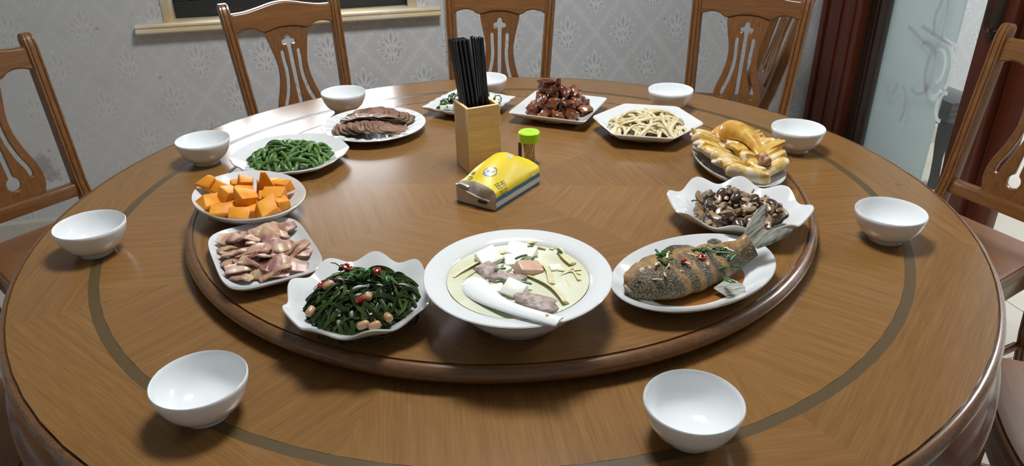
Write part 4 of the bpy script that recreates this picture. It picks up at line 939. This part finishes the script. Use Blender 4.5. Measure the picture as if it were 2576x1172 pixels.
# spoon: bowl at the left of the soup, handle over the near rim
def spoon_me():
    path = [(-.0655, .0020), (-.0650, -.0005), (-.0630, -.008), (-.0595, -.019), (-.0545, -.032), (-.047, -.046), (-.036, -.062), (-.020, -.080), (.000, -.098), (.020, -.113), (.038, -.126), (.0475, -.1325), (.0500, -.1342)]
    zc = [.064, .0645, .0655, .0665, .0672, .068, .069, .071, .0735, .0758, .0778, .0788, .0790]
    hw = [.006, .0125, .0185, .0215, .0218, .0195, .0160, .0130, .0115, .0112, .0115, .0118, .0100]
    n = 9; vs_ = []; fs = []; L = len(path)
    for side in (0, 1):
        for i in range(L):
            p0 = Vector(path[max(i - 1, 0)]); p1 = Vector(path[min(i + 1, L - 1)]); t = (p1 - p0).normalized(); nn = Vector((-t.y, t.x))
            for k in range(n):
                b = k/(n - 1)*2 - 1; th = .0024*side
                z = zc[i] - hw[i]*.34*b*b + hw[i]*.12 - th*(1 - .25*b*b)
                vs_.append((path[i][0] + nn.x*b*hw[i], path[i][1] + nn.y*b*hw[i], z))
    m_ = L*n
    for i in range(L - 1):
        for k in range(n - 1):
            q = i*n + k; fs += [(q, q + 1, q + n + 1, q + n), (m_ + q, m_ + q + n, m_ + q + n + 1, m_ + q + 1)]
        fs += [(i*n, i*n + n, m_ + i*n + n, m_ + i*n), (i*n + n - 1, m_ + i*n + n - 1, m_ + i*n + 2*n - 1, i*n + 2*n - 1)]
    for k in range(n - 1): fs += [(k, m_ + k, m_ + k + 1, k + 1), ((L - 1)*n + k, (L - 1)*n + k + 1, m_ + (L - 1)*n + k + 1, m_ + (L - 1)*n + k)]
    return mesh('soup_spoon', vs_, fs, True, 70)
spn = tag(link('soup_spoon', spoon_me(), 'ceramic', loc=(cx, cy, S)), 'white porcelain spoon resting in the soup bowl', 'spoon')
link('handle_hole', lathe_me('handle_hole', [(0, -.0008), (.0024, -.0008), (.0026, .0002), (0, .0003)], 16), 'sauce_amber', spn, (.0345, -.1232, .0790), (.1, .1, 0))
_E_ = 3

# ------------------------------------------------------------------ whole fish
cx, cy = P_['fish']
tag(link('fish_sauce', plate_me('fish_sauce', ell(.103, .066), [(.02, 0, .0088, 0), (.9, 0, .0088, 0), (1, 0, .0082, 0), (.98, 0, .0066, 0), (.02, 0, .0066, 0)], 64), 'sauce_brown', loc=(cx, cy, S), rot=(0, 0, radians(32.3))), 'brown sauce pooled under the whole fish', 'sauce')
spine = smooth_loop([(-.117, -.053, .031), (-.083, -.043, .037), (-.045, -.028, .0365), (.0, -.008, .0365), (.045, .014, .036), (.078, .032, .038), (.098, .043, .046)], 6, False)
LF = len(spine); fvs = []; ffs = []; NF_ = 20
def prof_h(t): # half height of the flank
    k = [(0, .003), (.03, .013), (.07, .0205), (.15, .0295), (.28, .038), (.42, .0375), (.58, .031), (.74, .022), (.88, .0160), (1.0, .0165)]
    for (a, b), (c, d_) in zip(k, k[1:]):
        if a <= t <= c: f = (t - a)/(c - a); f = f*f*(3 - 2*f); return b + (d_ - b)*f
    return .0165
cuts = [.26, .38, .50, .62]
for i, p_ in enumerate(spine):
    t = i/(LF - 1); p0 = Vector(spine[max(i - 1, 0)]); p1 = Vector(spine[min(i + 1, LF - 1)]); tg = (p1 - p0).normalized(); sd = Vector((-tg.y, tg.x, 0)).normalized(); up_ = tg.cross(sd)*1.0
    if up_.z < 0: up_ = -up_
    H_ = prof_h(t); th = H_*.58 + .003
    for k in range(NF_):
        a = 2*pi*k/NF_; c, s_ = cos(a), sin(a)
        g = 1.0
        for q in cuts:
            dt = t - q - .05*(c) ; g -= .26*math.exp(-(dt/.014)**2)*(1 if s_ > -.1 else 0); g += .07*math.exp(-((dt - .045)/.03)**2)*(1 if s_ > -.1 else 0)
        if .10 < t < .2: g -= .06*math.exp(-((t - .19 + .03*c)/.012)**2)
        g *= 1 + .035*sin(37*t + 5*c) + .03*sin(61*t - 7*c); off = sd*(H_*c*(1 + .02*sin(43*t))) + up_*(th*s_*g) + Vector((0, 0, .010*c))   # the back lies a little higher than the belly
        fvs.append(Vector(p_) + off)
for i in range(LF - 1):
    for k in range(NF_): ffs.append((i*NF_ + k, i*NF_ + (k + 1) % NF_, (i + 1)*NF_ + (k + 1) % NF_, (i + 1)*NF_ + k))
ffs.append(tuple(range(NF_))); ffs.append(tuple(range((LF - 1)*NF_, LF*NF_)))
m = Mat('fish_skin', (.3, .2, .08), .36, coat=.12)
tc = m.new('ShaderNodeTexCoord'); sp = m.new('ShaderNodeSeparateXYZ'); mp = m.new('ShaderNodeMapping'); mp.inputs['Rotation'].default_value = (0, 0, radians(-25)); m.link(tc.outputs['Object'], mp.inputs[0]); m.link(mp.outputs[0], sp.inputs[0])
fx, fy = X(m.nt, sp.outputs[0]), X(m.nt, sp.outputs[1])
n1 = m.noise(m.coord('Object'), 75, 5, .7); n2 = m.noise(m.coord('Object'), 620, 2, .6); n3 = m.noise(m.coord('Object', (1, 1, 1)), 16, 3)
tan_ = m.ramp(n1, [(.32, (.10, .045, .014)), (.48, (.26, .135, .040)), (.62, (.37, .22, .075)), (.8, (.48, .34, .15))]); scl = m.ramp(n2, [(.40, (.012, .011, .007)), (.52, (.075, .055, .022)), (.62, (.34, .26, .13))])
side = ((fy - .002)*-45.0 + (n3 - .5)*2.6 + (fx - .0)*1.2 + .35).step(.15, .75)
for q in (-.060, -.032, -.004, .024):
    side = side*(((fx - q + fy*.35).abs() - (n1 - .5)*.010).step(.003, .008))
m.color(m.mix(side, tan_, scl)); m.bump(n2*.6 + n1*.9, .9, .0025); MATS['fish_skin'] = m.m
fish = tag(link('whole_fish', mesh('whole_fish', fvs, ffs, True, 70), 'fish_skin', loc=(cx, cy, S)), 'whole cooked fish with scored flank and raised tail', 'fish')
def fin_me(name, base0, base1, outer, th=.0016):
    """webbed fin between a base line and an outer edge with rays"""
    n = len(outer); b0, b1 = Vector(base0), Vector(base1); A = []
    rows = 5
    for j in range(rows):
        for k in range(n):
            b = b0.lerp(b1, k/(n - 1)); o_ = Vector(outer[k]); A.append(b.lerp(o_, j/(rows - 1)))
    nn = ((b1 - b0).cross(Vector(outer[n//2]) - b0)).normalized(); vs_ = []
    for sg in (1, -1):
        for j in range(rows):
            for k in range(n): vs_.append(A[j*n + k] + nn*sg*(th*(1 - .7*j/(rows - 1)) + .0005*(k % 2)))
    m_ = rows*n; fs = []
    for j in range(rows - 1):
        for k in range(n - 1):
            q = j*n + k; fs += [(q, q + 1, q + n + 1, q + n), (m_ + q, m_ + q + n, m_ + q + n + 1, m_ + q + 1)]
        fs += [(j*n, j*n + n, m_ + j*n + n, m_ + j*n), (j*n + n - 1, m_ + j*n + n - 1, m_ + j*n + 2*n - 1, j*n + 2*n - 1)]
    for k in range(n - 1): fs += [(k, m_ + k, m_ + k + 1, k + 1), ((rows - 1)*n + k, (rows - 1)*n + k + 1, m_ + (rows - 1)*n + k + 1, m_ + (rows - 1)*n + k)]
    return mesh(name, vs_, fs, True, 60)
tl = smooth_loop([(.0900, .074, .062), (.1040, .078, .090), (.1180, .070, .104), (.1150, .058, .090), (.1080, .042, .072), (.1240, .036, .074), (.1420, .020, .082), (.1460, .010, .080), (.1300, .016, .060), (.1080, .022, .048)], 3, False)
tl = smooth_loop([(.0965, .068, .068), (.1090, .070, .092), (.1200, .066, .106), (.1190, .060, .100), (.1165, .050, .083), (.1160, .042, .072), (.1260, .036, .076), (.1420, .024, .084), (.1490, .016, .085), (.1420, .016, .074), (.1210, .024, .056)], 3, False)
link('tail_fin', fin_me('tail_fin', (.090, .056, .054), (.103, .030, .046), tl, .003), 'fish_fin', fish)
link('dorsal_fin', fin_me('dorsal_fin', (-.048, .006, .044), (.004, .030, .046), smooth_loop([(-.048, .012, .058), (-.036, .019, .061), (-.020, .026, .058), (-.004, .034, .053), (.006, .036, .049)], 3, False), .0015), 'fish_fin', fish)
link('dorsal_fin', fin_me('dorsal_fin', (.028, .038, .046), (.050, .046, .047), smooth_loop([(.028, .043, .055), (.040, .048, .056), (.053, .049, .050)], 3, False), .0012), 'fish_fin', fish)
link('head_fin', fin_me('head_fin', (-.088, -.016, .042), (-.068, -.003, .046), smooth_loop([(-.088, -.009, .052), (-.078, -.003, .055), (-.066, .000, .049)], 3, False), .0012), 'fish_fin', fish)
link('anal_fin', fin_me('anal_fin', (.020, -.040, .018), (.046, -.022, .024), smooth_loop([(.038, -.060, .014), (.056, -.058, .016), (.066, -.046, .022), (.058, -.032, .024)], 3, False), .0012), 'fish_fin', fish)
ey = link('eye', lathe_me('eye', [(0, -.003), (.006, -.001), (.0075, .001), (.006, .003), (.003, .0042), (0, .0045)], 16), 'sauce_dark', fish, (-.096, -.056, .0440), (.25, -.3, 0))
ey.scale = (.7, .7, .7)
link('mouth', tube_me('mouth', [(-.108, -.063, .030), (-.1155, -.058, .034), (-.1155, -.050, .035), (-.110, -.042, .036)], [.002, .0034, .0034, .002], 8), 'fish_fin', fish)
link('gill_cover', tube_me('gill_cover', smooth_loop([(-.072, -.004, .055), (-.070, -.024, .058), (-.074, -.046, .054), (-.084, -.064, .040)], 4, False), .0030, 8, flat=.5), 'fish_skin', fish)
rr = random.Random(31)
def fish_z(x, y):
    best = 9; zz = .05
    for p_ in fvs:
        q = (p_.x - x)**2 + (p_.y - y)**2
        if p_.z > .03 and q < best: best = q; zz = p_.z
    return zz
for i, (x, y, a) in enumerate(((-.061, -.012, 1.9), (-.056, -.018, .3), (-.049, -.034, .45), (-.047, -.006, .2), (-.059, -.030, 2.0), (.008, .005, .6), (.000, .003, .2), (.018, -.003, 2.2), (.012, .001, .9), (.037, .013, -.2), (.042, .002, -.3), (.046, .008, .3), (.038, -.018, .15), (.057, .002, .9), (.063, -.006, -.3), (.054, .004, .5), (.040, -.046, 2.1), (.037, -.050, 2.25))):
    z = fish_z(x, y) + .003
    place('scallion_piece', SCA[(i*7 + 1) % 3], 'scallion', 'fish', x, y, z, (rr.uniform(-.2, .2), rr.uniform(-.15, .15), a), 'green scallion piece scattered on the fish', 'scallion', 'scallion pieces on the fish')
for x, y, lb in ((-.026, -.030, 'red chili piece on the fish nearer its head'), (.006, -.012, 'red chili ring on the middle of the fish')):
    me = chunk_me('chili_piece', .0045, .0032, .004, 8) if x < 0 else tube_me('chili_piece', [(.0048*cos(a), .0038*sin(a), 0) for a in [2*pi*k/12 for k in range(13)]], .0022, 6)
    place('chili_piece', me, 'chili', 'fish', x, y, fish_z(x, y) + .003, (.1, .1, .4), lb, 'chili', 'chili pieces on the fish')
for i in range(16):
    x = rr.uniform(-.075, .065); y = -.012 + .45*x + rr.uniform(-.022, .018)
    place('ginger_shred', tube_me('ginger_shred', [(-.008*rr.uniform(.6, 1.3), 0, 0), (0, .001, .0015), (.008, .0, 0)], .0018, 6, flat=.5), 'bamboo_shoot' if i % 4 == 0 else 'pale_ham', 'fish', x, y, fish_z(x, y) + .0012, (rr.uniform(-.2, .2), rr.uniform(-.2, .2), rr.uniform(0, 3)), 'tan ginger shred stuck on the fish', 'ginger', 'ginger shreds on the fish')

# ------------------------------------------------------------------ mushrooms: cut halves with dark caps and pale flesh
def mush_profile(sz, seed):
    rr = random.Random(seed); w = sz*rr.uniform(.9, 1.15); h = sz*rr.uniform(.55, .75); st = sz*rr.uniform(.16, .24); sl = sz*rr.uniform(.5, .85)
    cap = [(w*cos(a), h*sin(a)) for a in [pi*k/10 for k in range(11)]]
    low = [(-w*1.0, -h*.18), (-w*.72, -h*.34), (-w*.42, -h*.12), (-st, -h*.05), (-st*.9, -sl), (0, -sl*1.08), (st*1.1, -sl*.96), (st, -h*.05), (w*.45, -h*.10), (w*.72, -h*.36), (w*1.0, -h*.2)]
    return cap, low
def mush_me(name, sz, th, seed):
    cap, low = mush_profile(sz, seed); rr = random.Random(seed); lp = cap + low; n = len(lp); vs_ = []; fs = []; bend = rr.uniform(-12, 12)
    for k, (y, ins) in enumerate(((-th, .90), (-th*.7, 1.0), (th*.7, 1.0), (th, .90))):
        for x, z in lp: vs_.append((x*ins, y + bend*x*x + .002*sin(60*x + seed), z*ins + .002*sin(80*x + k)))
    for k in range(3):
        for i in range(n): fs.append((k*n + i, k*n + (i + 1) % n, (k + 1)*n + (i + 1) % n, (k + 1)*n + i))
    fs.append(tuple(range(n))); fs.append(tuple(range(3*n, 4*n)))
    me = mesh(name, vs_, fs, True, 50); me.materials.append(MATS['mushroom_flesh']); me.materials.append(MATS['mushroom_cap'])
    for p_ in me.polygons:
        vi = [v % n for v in p_.vertices]
        if len(vi) == 4 and all(v < len(cap) for v in vi): p_.material_index = 1
    return me
MV = [mush_me('mushroom_slice', R.uniform(.013, .019), R.uniform(.0028, .0045), 200 + i) for i in range(10)]
CV = [blob_me('shiitake_mushroom', R.uniform(.010, .014), R.uniform(.009, .013), R.uniform(.007, .010), 220 + i, .14, .15, 3) for i in range(5)]
rr = random.Random(21); Hm = mound(.092, .086, .034, .014, 1.3)
for i in range(84):
    lv = .35 + .65*i/83; q = sqrt(rr.random())*.93*(1 - .15*lv); t = rr.uniform(0, 6.28); x, y = .004 + q*.092*cos(t), .004 + q*.086*sin(t)
    z = .014 + (Hm(x, y) - .014)*lv + .004
    if i % 6 == 3: place('shiitake_mushroom', CV[i % 5], 'mushroom_cap', 'mush', x, y, z, (rr.uniform(-.6, .6), rr.uniform(-.6, .6), rr.uniform(0, 6)), 'dark rounded mushroom cap in the ruffled shell dish', 'mushroom', 'cooked mushrooms')
    else: place('mushroom_slice', MV[i % 10], None, 'mush', x, y, z, (radians(90) + rr.uniform(-.75, .75), rr.uniform(-.5, .5), rr.uniform(0, 6.28)), 'tan mushroom slice with dark cap in the ruffled shell dish', 'mushroom', 'cooked mushrooms')
tag(link('mushroom_sauce', plate_me('mushroom_sauce', ell(.072, .066), [(.02, 0, .0105, 0), (1, 0, .0105, 0), (.98, 0, .0076, 0), (.02, 0, .0076, 0)], 48), 'sauce_dark', loc=(*P_['mush'], S)), 'dark sauce under the mushrooms', 'sauce')
for x, y, z in ((-.070, .032, .034), (.010, .088, .036)):
    place('scallion_piece', SCA[1], 'scallion', 'mush', x, y, z, (.2, .3, .8), 'green scallion piece at the edge of the mushrooms', 'scallion', 'scallion pieces in the mushrooms')

# ------------------------------------------------------------------ chicken
def slab_me(name, L, W, H_, seed):
    """a chopped piece: rounded skin on top, pale cut sides"""
    rr = random.Random(seed); bm = bmesh.new(); bmesh.ops.create_cube(bm, size=2.0); bmesh.ops.subdivide_edges(bm, edges=bm.edges, cuts=4, use_grid_fill=True); ph = [rr.uniform(0, 6) for _ in range(4)]
    for v in bm.verts:
        x, y, z = v.co; e = max(abs(x), .0)
        k = 1 - .16*(y*y)*max(0, z); zz = z*(1 - .35*abs(y)**4*(1 if z > 0 else .2)) - .09*x*x*max(0, z)
        v.co = Vector((x*L*(1 - .12*max(0, z)**2) + .0022*sin(3*y + ph[0]) + .0015*sin(5*z + ph[3]), y*W*k + .0022*sin(2.5*x + ph[1]), zz*H_ + .0022*sin(3*x + 2*y + ph[2])))
    bmesh.ops.bevel(bm, geom=[], offset=.001) if False else None
    return from_bm(name, bm, True, 60)
rr = random.Random(8); lab = ('golden skinned chopped chicken piece piled on the long oval plate', 'chicken', 'chopped chicken pieces')
CK = [blob_me('chicken_piece', R.uniform(.0140, .0170), R.uniform(.033, .039), R.uniform(.0100, .0125), 300 + i, .13, .52, 5) for i in range(8)]
LM = [blob_me('chicken_piece', R.uniform(.016, .022), R.uniform(.014, .019), R.uniform(.010, .013), 330 + i, .22, .35, 4) for i in range(5)]
# local x along the plate (towards the viewer), y to the right; slices lean on one another like fallen dominoes
for i in range(11):
    t = i/10; x = -.104 + .208*t; e = sqrt(max(0, 1 - (x/.128)**2))
    place('chicken_piece', CK[i % 8], 'chicken', 'chick', x + rr.uniform(-.002, .002), -.048*e + .004, .030 + .015*e + rr.uniform(-.002, .002), (-.50*e + rr.uniform(-.12, .12), -.30 + rr.uniform(-.15, .15), .28 - .5*t + rr.uniform(-.2, .2)), *lab, deg=-83.4)
for i in range(9):
    t = i/8; x = -.090 + .176*t; e = sqrt(max(0, 1 - (x/.128)**2))
    place('chicken_piece', CK[(i + 3) % 8], 'chicken', 'chick', x + rr.uniform(-.002, .002), .046*e - .004, .030 + .014*e, (.48*e + rr.uniform(-.12, .12), -.28 + rr.uniform(-.15, .15), -.2 + .35*t + rr.uniform(-.2, .2)), *lab, deg=-83.4)
for i, (x, y, z, rz) in enumerate(((-.078, .004, .046, .3), (-.048, -.002, .053, .1), (-.016, .004, .056, .5), (.018, -.002, .056, .2), (.050, .004, .052, -.3), (.080, .004, .044, -.6), (-.060, .022, .056, .8), (-.030, .026, .060, .4))):
    place('chicken_piece', LM[i % 5], 'chicken', 'chick', x, y, z, (rr.uniform(-.2, .2), rr.uniform(-.2, .2), rz), 'small rounded chicken piece along the ridge of the chicken pile', 'chicken', 'chopped chicken pieces', deg=-83.4)
dp = smooth_loop([(-.012, .060, .058), (-.006, .048, .070), (.004, .026, .078), (.014, -.004, .079), (.020, -.034, .073), (.023, -.060, .066), (.024, -.080, .061)], 4, False); nd = len(dp)
drr = [.012, .020, .026, .029, .030, .0295, .028, .0265, .025, .0235, .022, .0205, .019, .0175, .016, .015, .014, .0132, .0128, .0125, .0125, .013, .0135, .0135, .0120]
cx, cy = P_['chick']
dr = tag(link('drumstick', tube_me('drumstick', [Vector(p_) for p_ in dp], [drr[min(i, 24)]*.86 for i in range(nd)], 16, sharp=80), 'chicken_skin', loc=(cx, cy, S)), 'golden chicken drumstick lying on top of the chopped chicken', 'chicken')
link('bone_end', blob_me('bone_end', .0110, .0095, .0105, 5, .20, .1, 5), 'chicken_bone', dr, (.0243, -.0845, .060), (.3, 0, .2))
wing = tube_me('chicken_piece', smooth_loop([(-.030, .095, .048), (0, .090, .064), (.026, .074, .066), (.040, .044, .060), (.042, .020, .054)], 4, False), [.010, .014, .017, .018, .019, .020, .020, .020, .019, .019, .018, .018, .017, .016, .015, .013, .009], 10, flat=.6, sharp=80)
tag(link('chicken_piece', wing, 'chicken_skin', loc=(cx, cy, S)), 'curved golden chicken wing piece behind the drumstick', 'chicken', 'chopped chicken pieces')

# ------------------------------------------------------------------ pale strips on the hexagonal plate
tag(link('strip_sauce', plate_me('strip_sauce', ell(.088, .080), [(.02, 0, .0096, 0), (1, 0, .0094, 0), (.98, 0, .0066, 0), (.02, 0, .0066, 0)], 48), 'sauce_amber', loc=(P_['noodle'][0], P_['noodle'][1], S)), 'amber sauce under the pale strips', 'sauce')
draped('pale_strip', 'noodle', 'noodle', 100, .090, .080, .036, .010, .070, .0048, .75, 'pale cream shredded strip heaped on the hexagonal plate', 'vegetable strip', 'pale strips', seed=14, bend=24, nseg=11, ns=8, inner=.92, arch=.008, levels=(.3, 1.0), taper=.5)
rr = random.Random(4)
for i, (x, y, z, mt) in enumerate(((-.045, -.052, .026, 'scallion'), (-.040, .030, .040, 'scallion'), (.060, .062, .030, 'scallion'), (.074, -.008, .028, 'scallion'), (.036, -.050, .030, 'scallion'))):
    place('scallion_piece', SCA[3], mt, 'noodle', x, y, z, (.2, .2, rr.uniform(0, 3)), 'green scallion bit among the pale strips', 'scallion', 'scallion bits in the pale strips')
place('chili_piece', chunk_me('chili_piece', .004, .003, .002, 9), 'chili', 'noodle', .018, -.004, .050, (.2, .1, .3), 'small red chili bit among the pale strips', 'chili')

# ------------------------------------------------------------------ braised pork heap
tag(link('pork_sauce', plate_me('pork_sauce', ell(.074, .074), [(.02, 0, .0096, 0), (1, 0, .0092, 0), (.98, 0, .0066, 0), (.02, 0, .0066, 0)], 48), 'sauce_amber', loc=(P_['pork'][0] - .002, P_['pork'][1] - .006, S)), 'thin brown sauce under the braised pork', 'sauce')
PV = [blob_me('pork_cube', R.uniform(.0135, .0165), R.uniform(.012, .015), R.uniform(.0115, .014), 400 + i, .20, .58, 4) for i in range(8)]
rr = random.Random(6); lab = ('glossy dark brown braised pork cube in the heap', 'pork', 'braised pork cubes')
spots = [(-.064, -.018, .020), (-.040, -.050, .020), (-.008, -.062, .020), (.028, -.060, .020), (.058, -.034, .021), (.064, .000, .021), (-.060, .016, .020), (-.034, .046, .02), (.0, .056, .02), (.034, .046, .02), (-.028, -.022, .026), (.006, -.030, .027), (.036, -.014, .027), (.020, .022, .028), (-.014, .022, .028),
         (-.044, -.026, .042), (-.016, -.042, .043), (.020, -.040, .041), (.044, -.018, .043), (-.036, .006, .046), (-.004, -.004, .048), (.030, .008, .047), (.004, .034, .044), (-.020, -.016, .064), (.012, -.016, .063), (.036, -.002, .060), (-.026, .012, .066), (.004, .014, .064), (-.034, .004, .079)]
for i, (x, y, z) in enumerate(spots):
    place('pork_cube', PV[i % 8], 'braised_pork', 'pork', x + rr.uniform(-.003, .003), y + rr.uniform(-.003, .003), z, (rr.uniform(-.4, .4), rr.uniform(-.4, .4), rr.uniform(0, 3.1)), *lab)
place('pork_strip', chunk_me('pork_strip', .0065, .005, .015, 41), 'braised_pork', 'pork', -.004, -.006, .083, (.1, .1, .3), 'upright brown pork strip on top of the heap', 'pork', 'braised pork cubes')
draped('preserved_vegetable', 'preserved_veg', 'pork', 46, .066, .062, .066, .012, .034, .0042, .6, 'dark shred of preserved vegetable among the braised pork', 'vegetable', 'preserved vegetable shreds', seed=33, bend=45, nseg=7, ns=6, levels=(.5, 1.0), arch=.004)

# ------------------------------------------------------------------ sliced beef fan
def beef_me(name, a, b, th, seed):
    rr = random.Random(seed); n = 26; ph = rr.uniform(0, 6); o_ = []
    for k in range(n):
        t = 2*pi*k/n; r = 1 + .07*sin(3*t + ph) + .04*sin(7*t + ph*2); o_.append((a*r*cos(t), b*r*sin(t)))
    vs_ = []; fs = []
    for s_, dz in ((.0, th), (.5, th), (.93, th), (1, th*.6), (1, -th*.6), (.93, -th), (.4, -th)):
        for x, y in o_:
            X_, Y_ = x*s_, y*s_; vs_.append((X_, Y_, dz + 5.0*Y_*Y_ - 2.2*X_*X_ + .0008*sin(140*X_ + ph)))
    L = 7
    for i in range(L - 1):
        for k in range(n): fs.append((i*n + k, i*n + (k + 1) % n, (i + 1)*n + (k + 1) % n, (i + 1)*n + k))
    fs.append(tuple(range((L - 1)*n, L*n))); me = mesh(name, vs_, fs, True, 50); me.materials.append(MATS['beef']); me.materials.append(MATS['beef_edge'])
    for i, p_ in enumerate(me.polygons):
        zz = [v//n for v in p_.vertices]
        if min(zz) >= 2 and max(zz) <= 5: p_.material_index = 1
    return weld(me, 1e-5)
BV = [beef_me('beef_slice', R.uniform(.030, .037), R.uniform(.020, .025), .0016, 500 + i) for i in range(7)]
rr = random.Random(3); lab = ('thin brown sliced beef on the fluted plate', 'beef', 'beef slices')
row = []
for i in range(16): t = i/15; row.append((-.070 + .130*t, -.036 - .012*sin(pi*t) + .012*t, .014 + .012*sin(pi*t), 1.35 - .5*t, .42, .15))
for i in range(9): t = i/8; row.append((-.048 + .100*t, .004 + .004*sin(3*t), .026 + .006*sin(pi*t), .25 + .1*t, -.15, .25))
for i in range(11): t = i/10; row.append((-.062 + .128*t, .040 - .020*abs(t - .5), .014 + .016*sin(pi*t), .9 - 1.6*t, .30, -.2))
for i in range(5): t = i/4; row.append((-.022 + .050*t, -.004 + .004*t, .036, .15, -.20, .12))
for i, (x, y, z, rz, rx_, ry_) in enumerate(row):
    place('beef_slice', BV[i % 7], None, 'beef', x, y, z + .0006*(i % 3), (rx_ + rr.uniform(-.12, .12), ry_ + rr.uniform(-.1, .1), rz + rr.uniform(-.2, .2)), *lab)

# ------------------------------------------------------------------ tofu and greens behind the box
rr = random.Random(12); TV = [chunk_me('tofu_cube', .0075, .006, .006, 600 + i) for i in range(5)]; Hg = mound(.088, .066, .030, .010, 1.4)
for i in range(46):
    q = sqrt(rr.random())*.95; t = rr.uniform(0, 6.28); x, y = q*.084*cos(t), q*.062*sin(t); lv = .5 + .5*rr.random()
    place('tofu_cube', TV[i % 5], 'bean_curd', 'greens', x, y, .010 + (Hg(x, y) - .010)*lv + .005, (rr.uniform(-.6, .6), rr.uniform(-.6, .6), rr.uniform(0, 3)), 'small cream tofu cube among the greens behind the bamboo box', 'tofu', 'tofu cubes with greens', 16)
def crumple(name, sc, seed):
    rr = random.Random(seed); n = 6; A = []; ph = [rr.uniform(0, 6) for _ in range(3)]
    for i in range(n):
        for j in range(n):
            u, v = i/(n - 1)*2 - 1, j/(n - 1)*2 - 1; r = 1 - .25*(u*u*v*v); A.append(Vector((u*sc*r, v*sc*.8*r, sc*(.35*sin(2.5*u + ph[0]) + .30*sin(3*v + ph[1]) + .15*sin(5*u*v + ph[2])))))
    vs_ = A + [p + Vector((0, 0, -.0008)) for p in A]; N_ = n*n; fs = []
    for i in range(n - 1):
        for j in range(n - 1): q = i*n + j; fs += [(q, q + 1, q + n + 1, q + n), (N_ + q, N_ + q + n, N_ + q + n + 1, N_ + q + 1)]
        fs += [(i*n, i*n + n, N_ + i*n + n, N_ + i*n), (i*n + n - 1, N_ + i*n + n - 1, N_ + i*n + 2*n - 1, i*n + 2*n - 1), (i, N_ + i, N_ + i + 1, i + 1), ((n - 1)*n + i, (n - 1)*n + i + 1, N_ + (n - 1)*n + i + 1, N_ + (n - 1)*n + i)]
    return mesh(name, vs_, fs, True, 80)
GV = [crumple('green_leaf', R.uniform(.007, .011), 620 + i) for i in range(6)]
for i in range(58):
    q = sqrt(rr.random())*.98; t = rr.uniform(0, 6.28); x, y = q*.086*cos(t), q*.064*sin(t); lv = .55 + .5*rr.random()
    place('green_leaf', GV[i % 6], 'greens', 'greens', x, y, .010 + (Hg(x, y) - .010)*lv + .005, (rr.uniform(-.8, .8), rr.uniform(-.8, .8), rr.uniform(0, 6)), 'dark green leaf piece among the tofu behind the bamboo box', 'greens', 'green leaves with tofu', 16)

# ------------------------------------------------------------------ labels that single out what can be told apart
ORD = ('first', 'second', 'third', 'fourth', 'fifth', 'sixth', 'seventh', 'eighth', 'ninth')
def rank(stem_, fmt, rows):
    """label like things by row (front to back) and by their place from the left"""
    obs = sorted([o for o in COL.objects if o.parent is None and o.name.split('.')[0] == stem_[0] and o.get('group') == stem_[1]], key=lambda o: o.location.y)
    n = len(obs); k = len(rows); at_ = 0
    for i, rn in enumerate(rows):
        m_ = n//k + (1 if i < n % k else 0); part = sorted(obs[at_:at_ + m_], key=lambda o: o.location.x); at_ += m_
        for j, o in enumerate(part): o['label'] = fmt % (ORD[j], rn) if k > 1 else fmt % ORD[j]
rank(('pumpkin_chunk', 'pumpkin chunks'), 'orange pumpkin chunk, %s from the left in the %s of its plate', ('front row', 'middle row', 'back row'))
rank(('tofu_cube', 'tofu cubes in the soup'), 'white tofu cube in the soup, %s from the left', ('',))
rank(('meat_piece', 'meat pieces in the soup'), 'grey-brown boiled meat piece in the soup, %s from the left', ('',))
rank(('chopstick', 'black chopsticks in the bamboo box'), 'black chopstick in the bamboo box, %s from the left in its %s row', ('front', 'middle', 'back'))
rank(('peanut', 'peanuts in the kelp'), 'brown peanut among the kelp strips, %s from the left', ('',))
rank(('chili_ring', 'chili rings in the kelp'), 'red chili ring among the kelp strips, %s from the left', ('',))
rank(('bamboo_shoot', 'bamboo shoots in the soup'), 'pale yellow bamboo shoot strip, %s from the left at the %s of the soup', ('front', 'middle', 'back'))
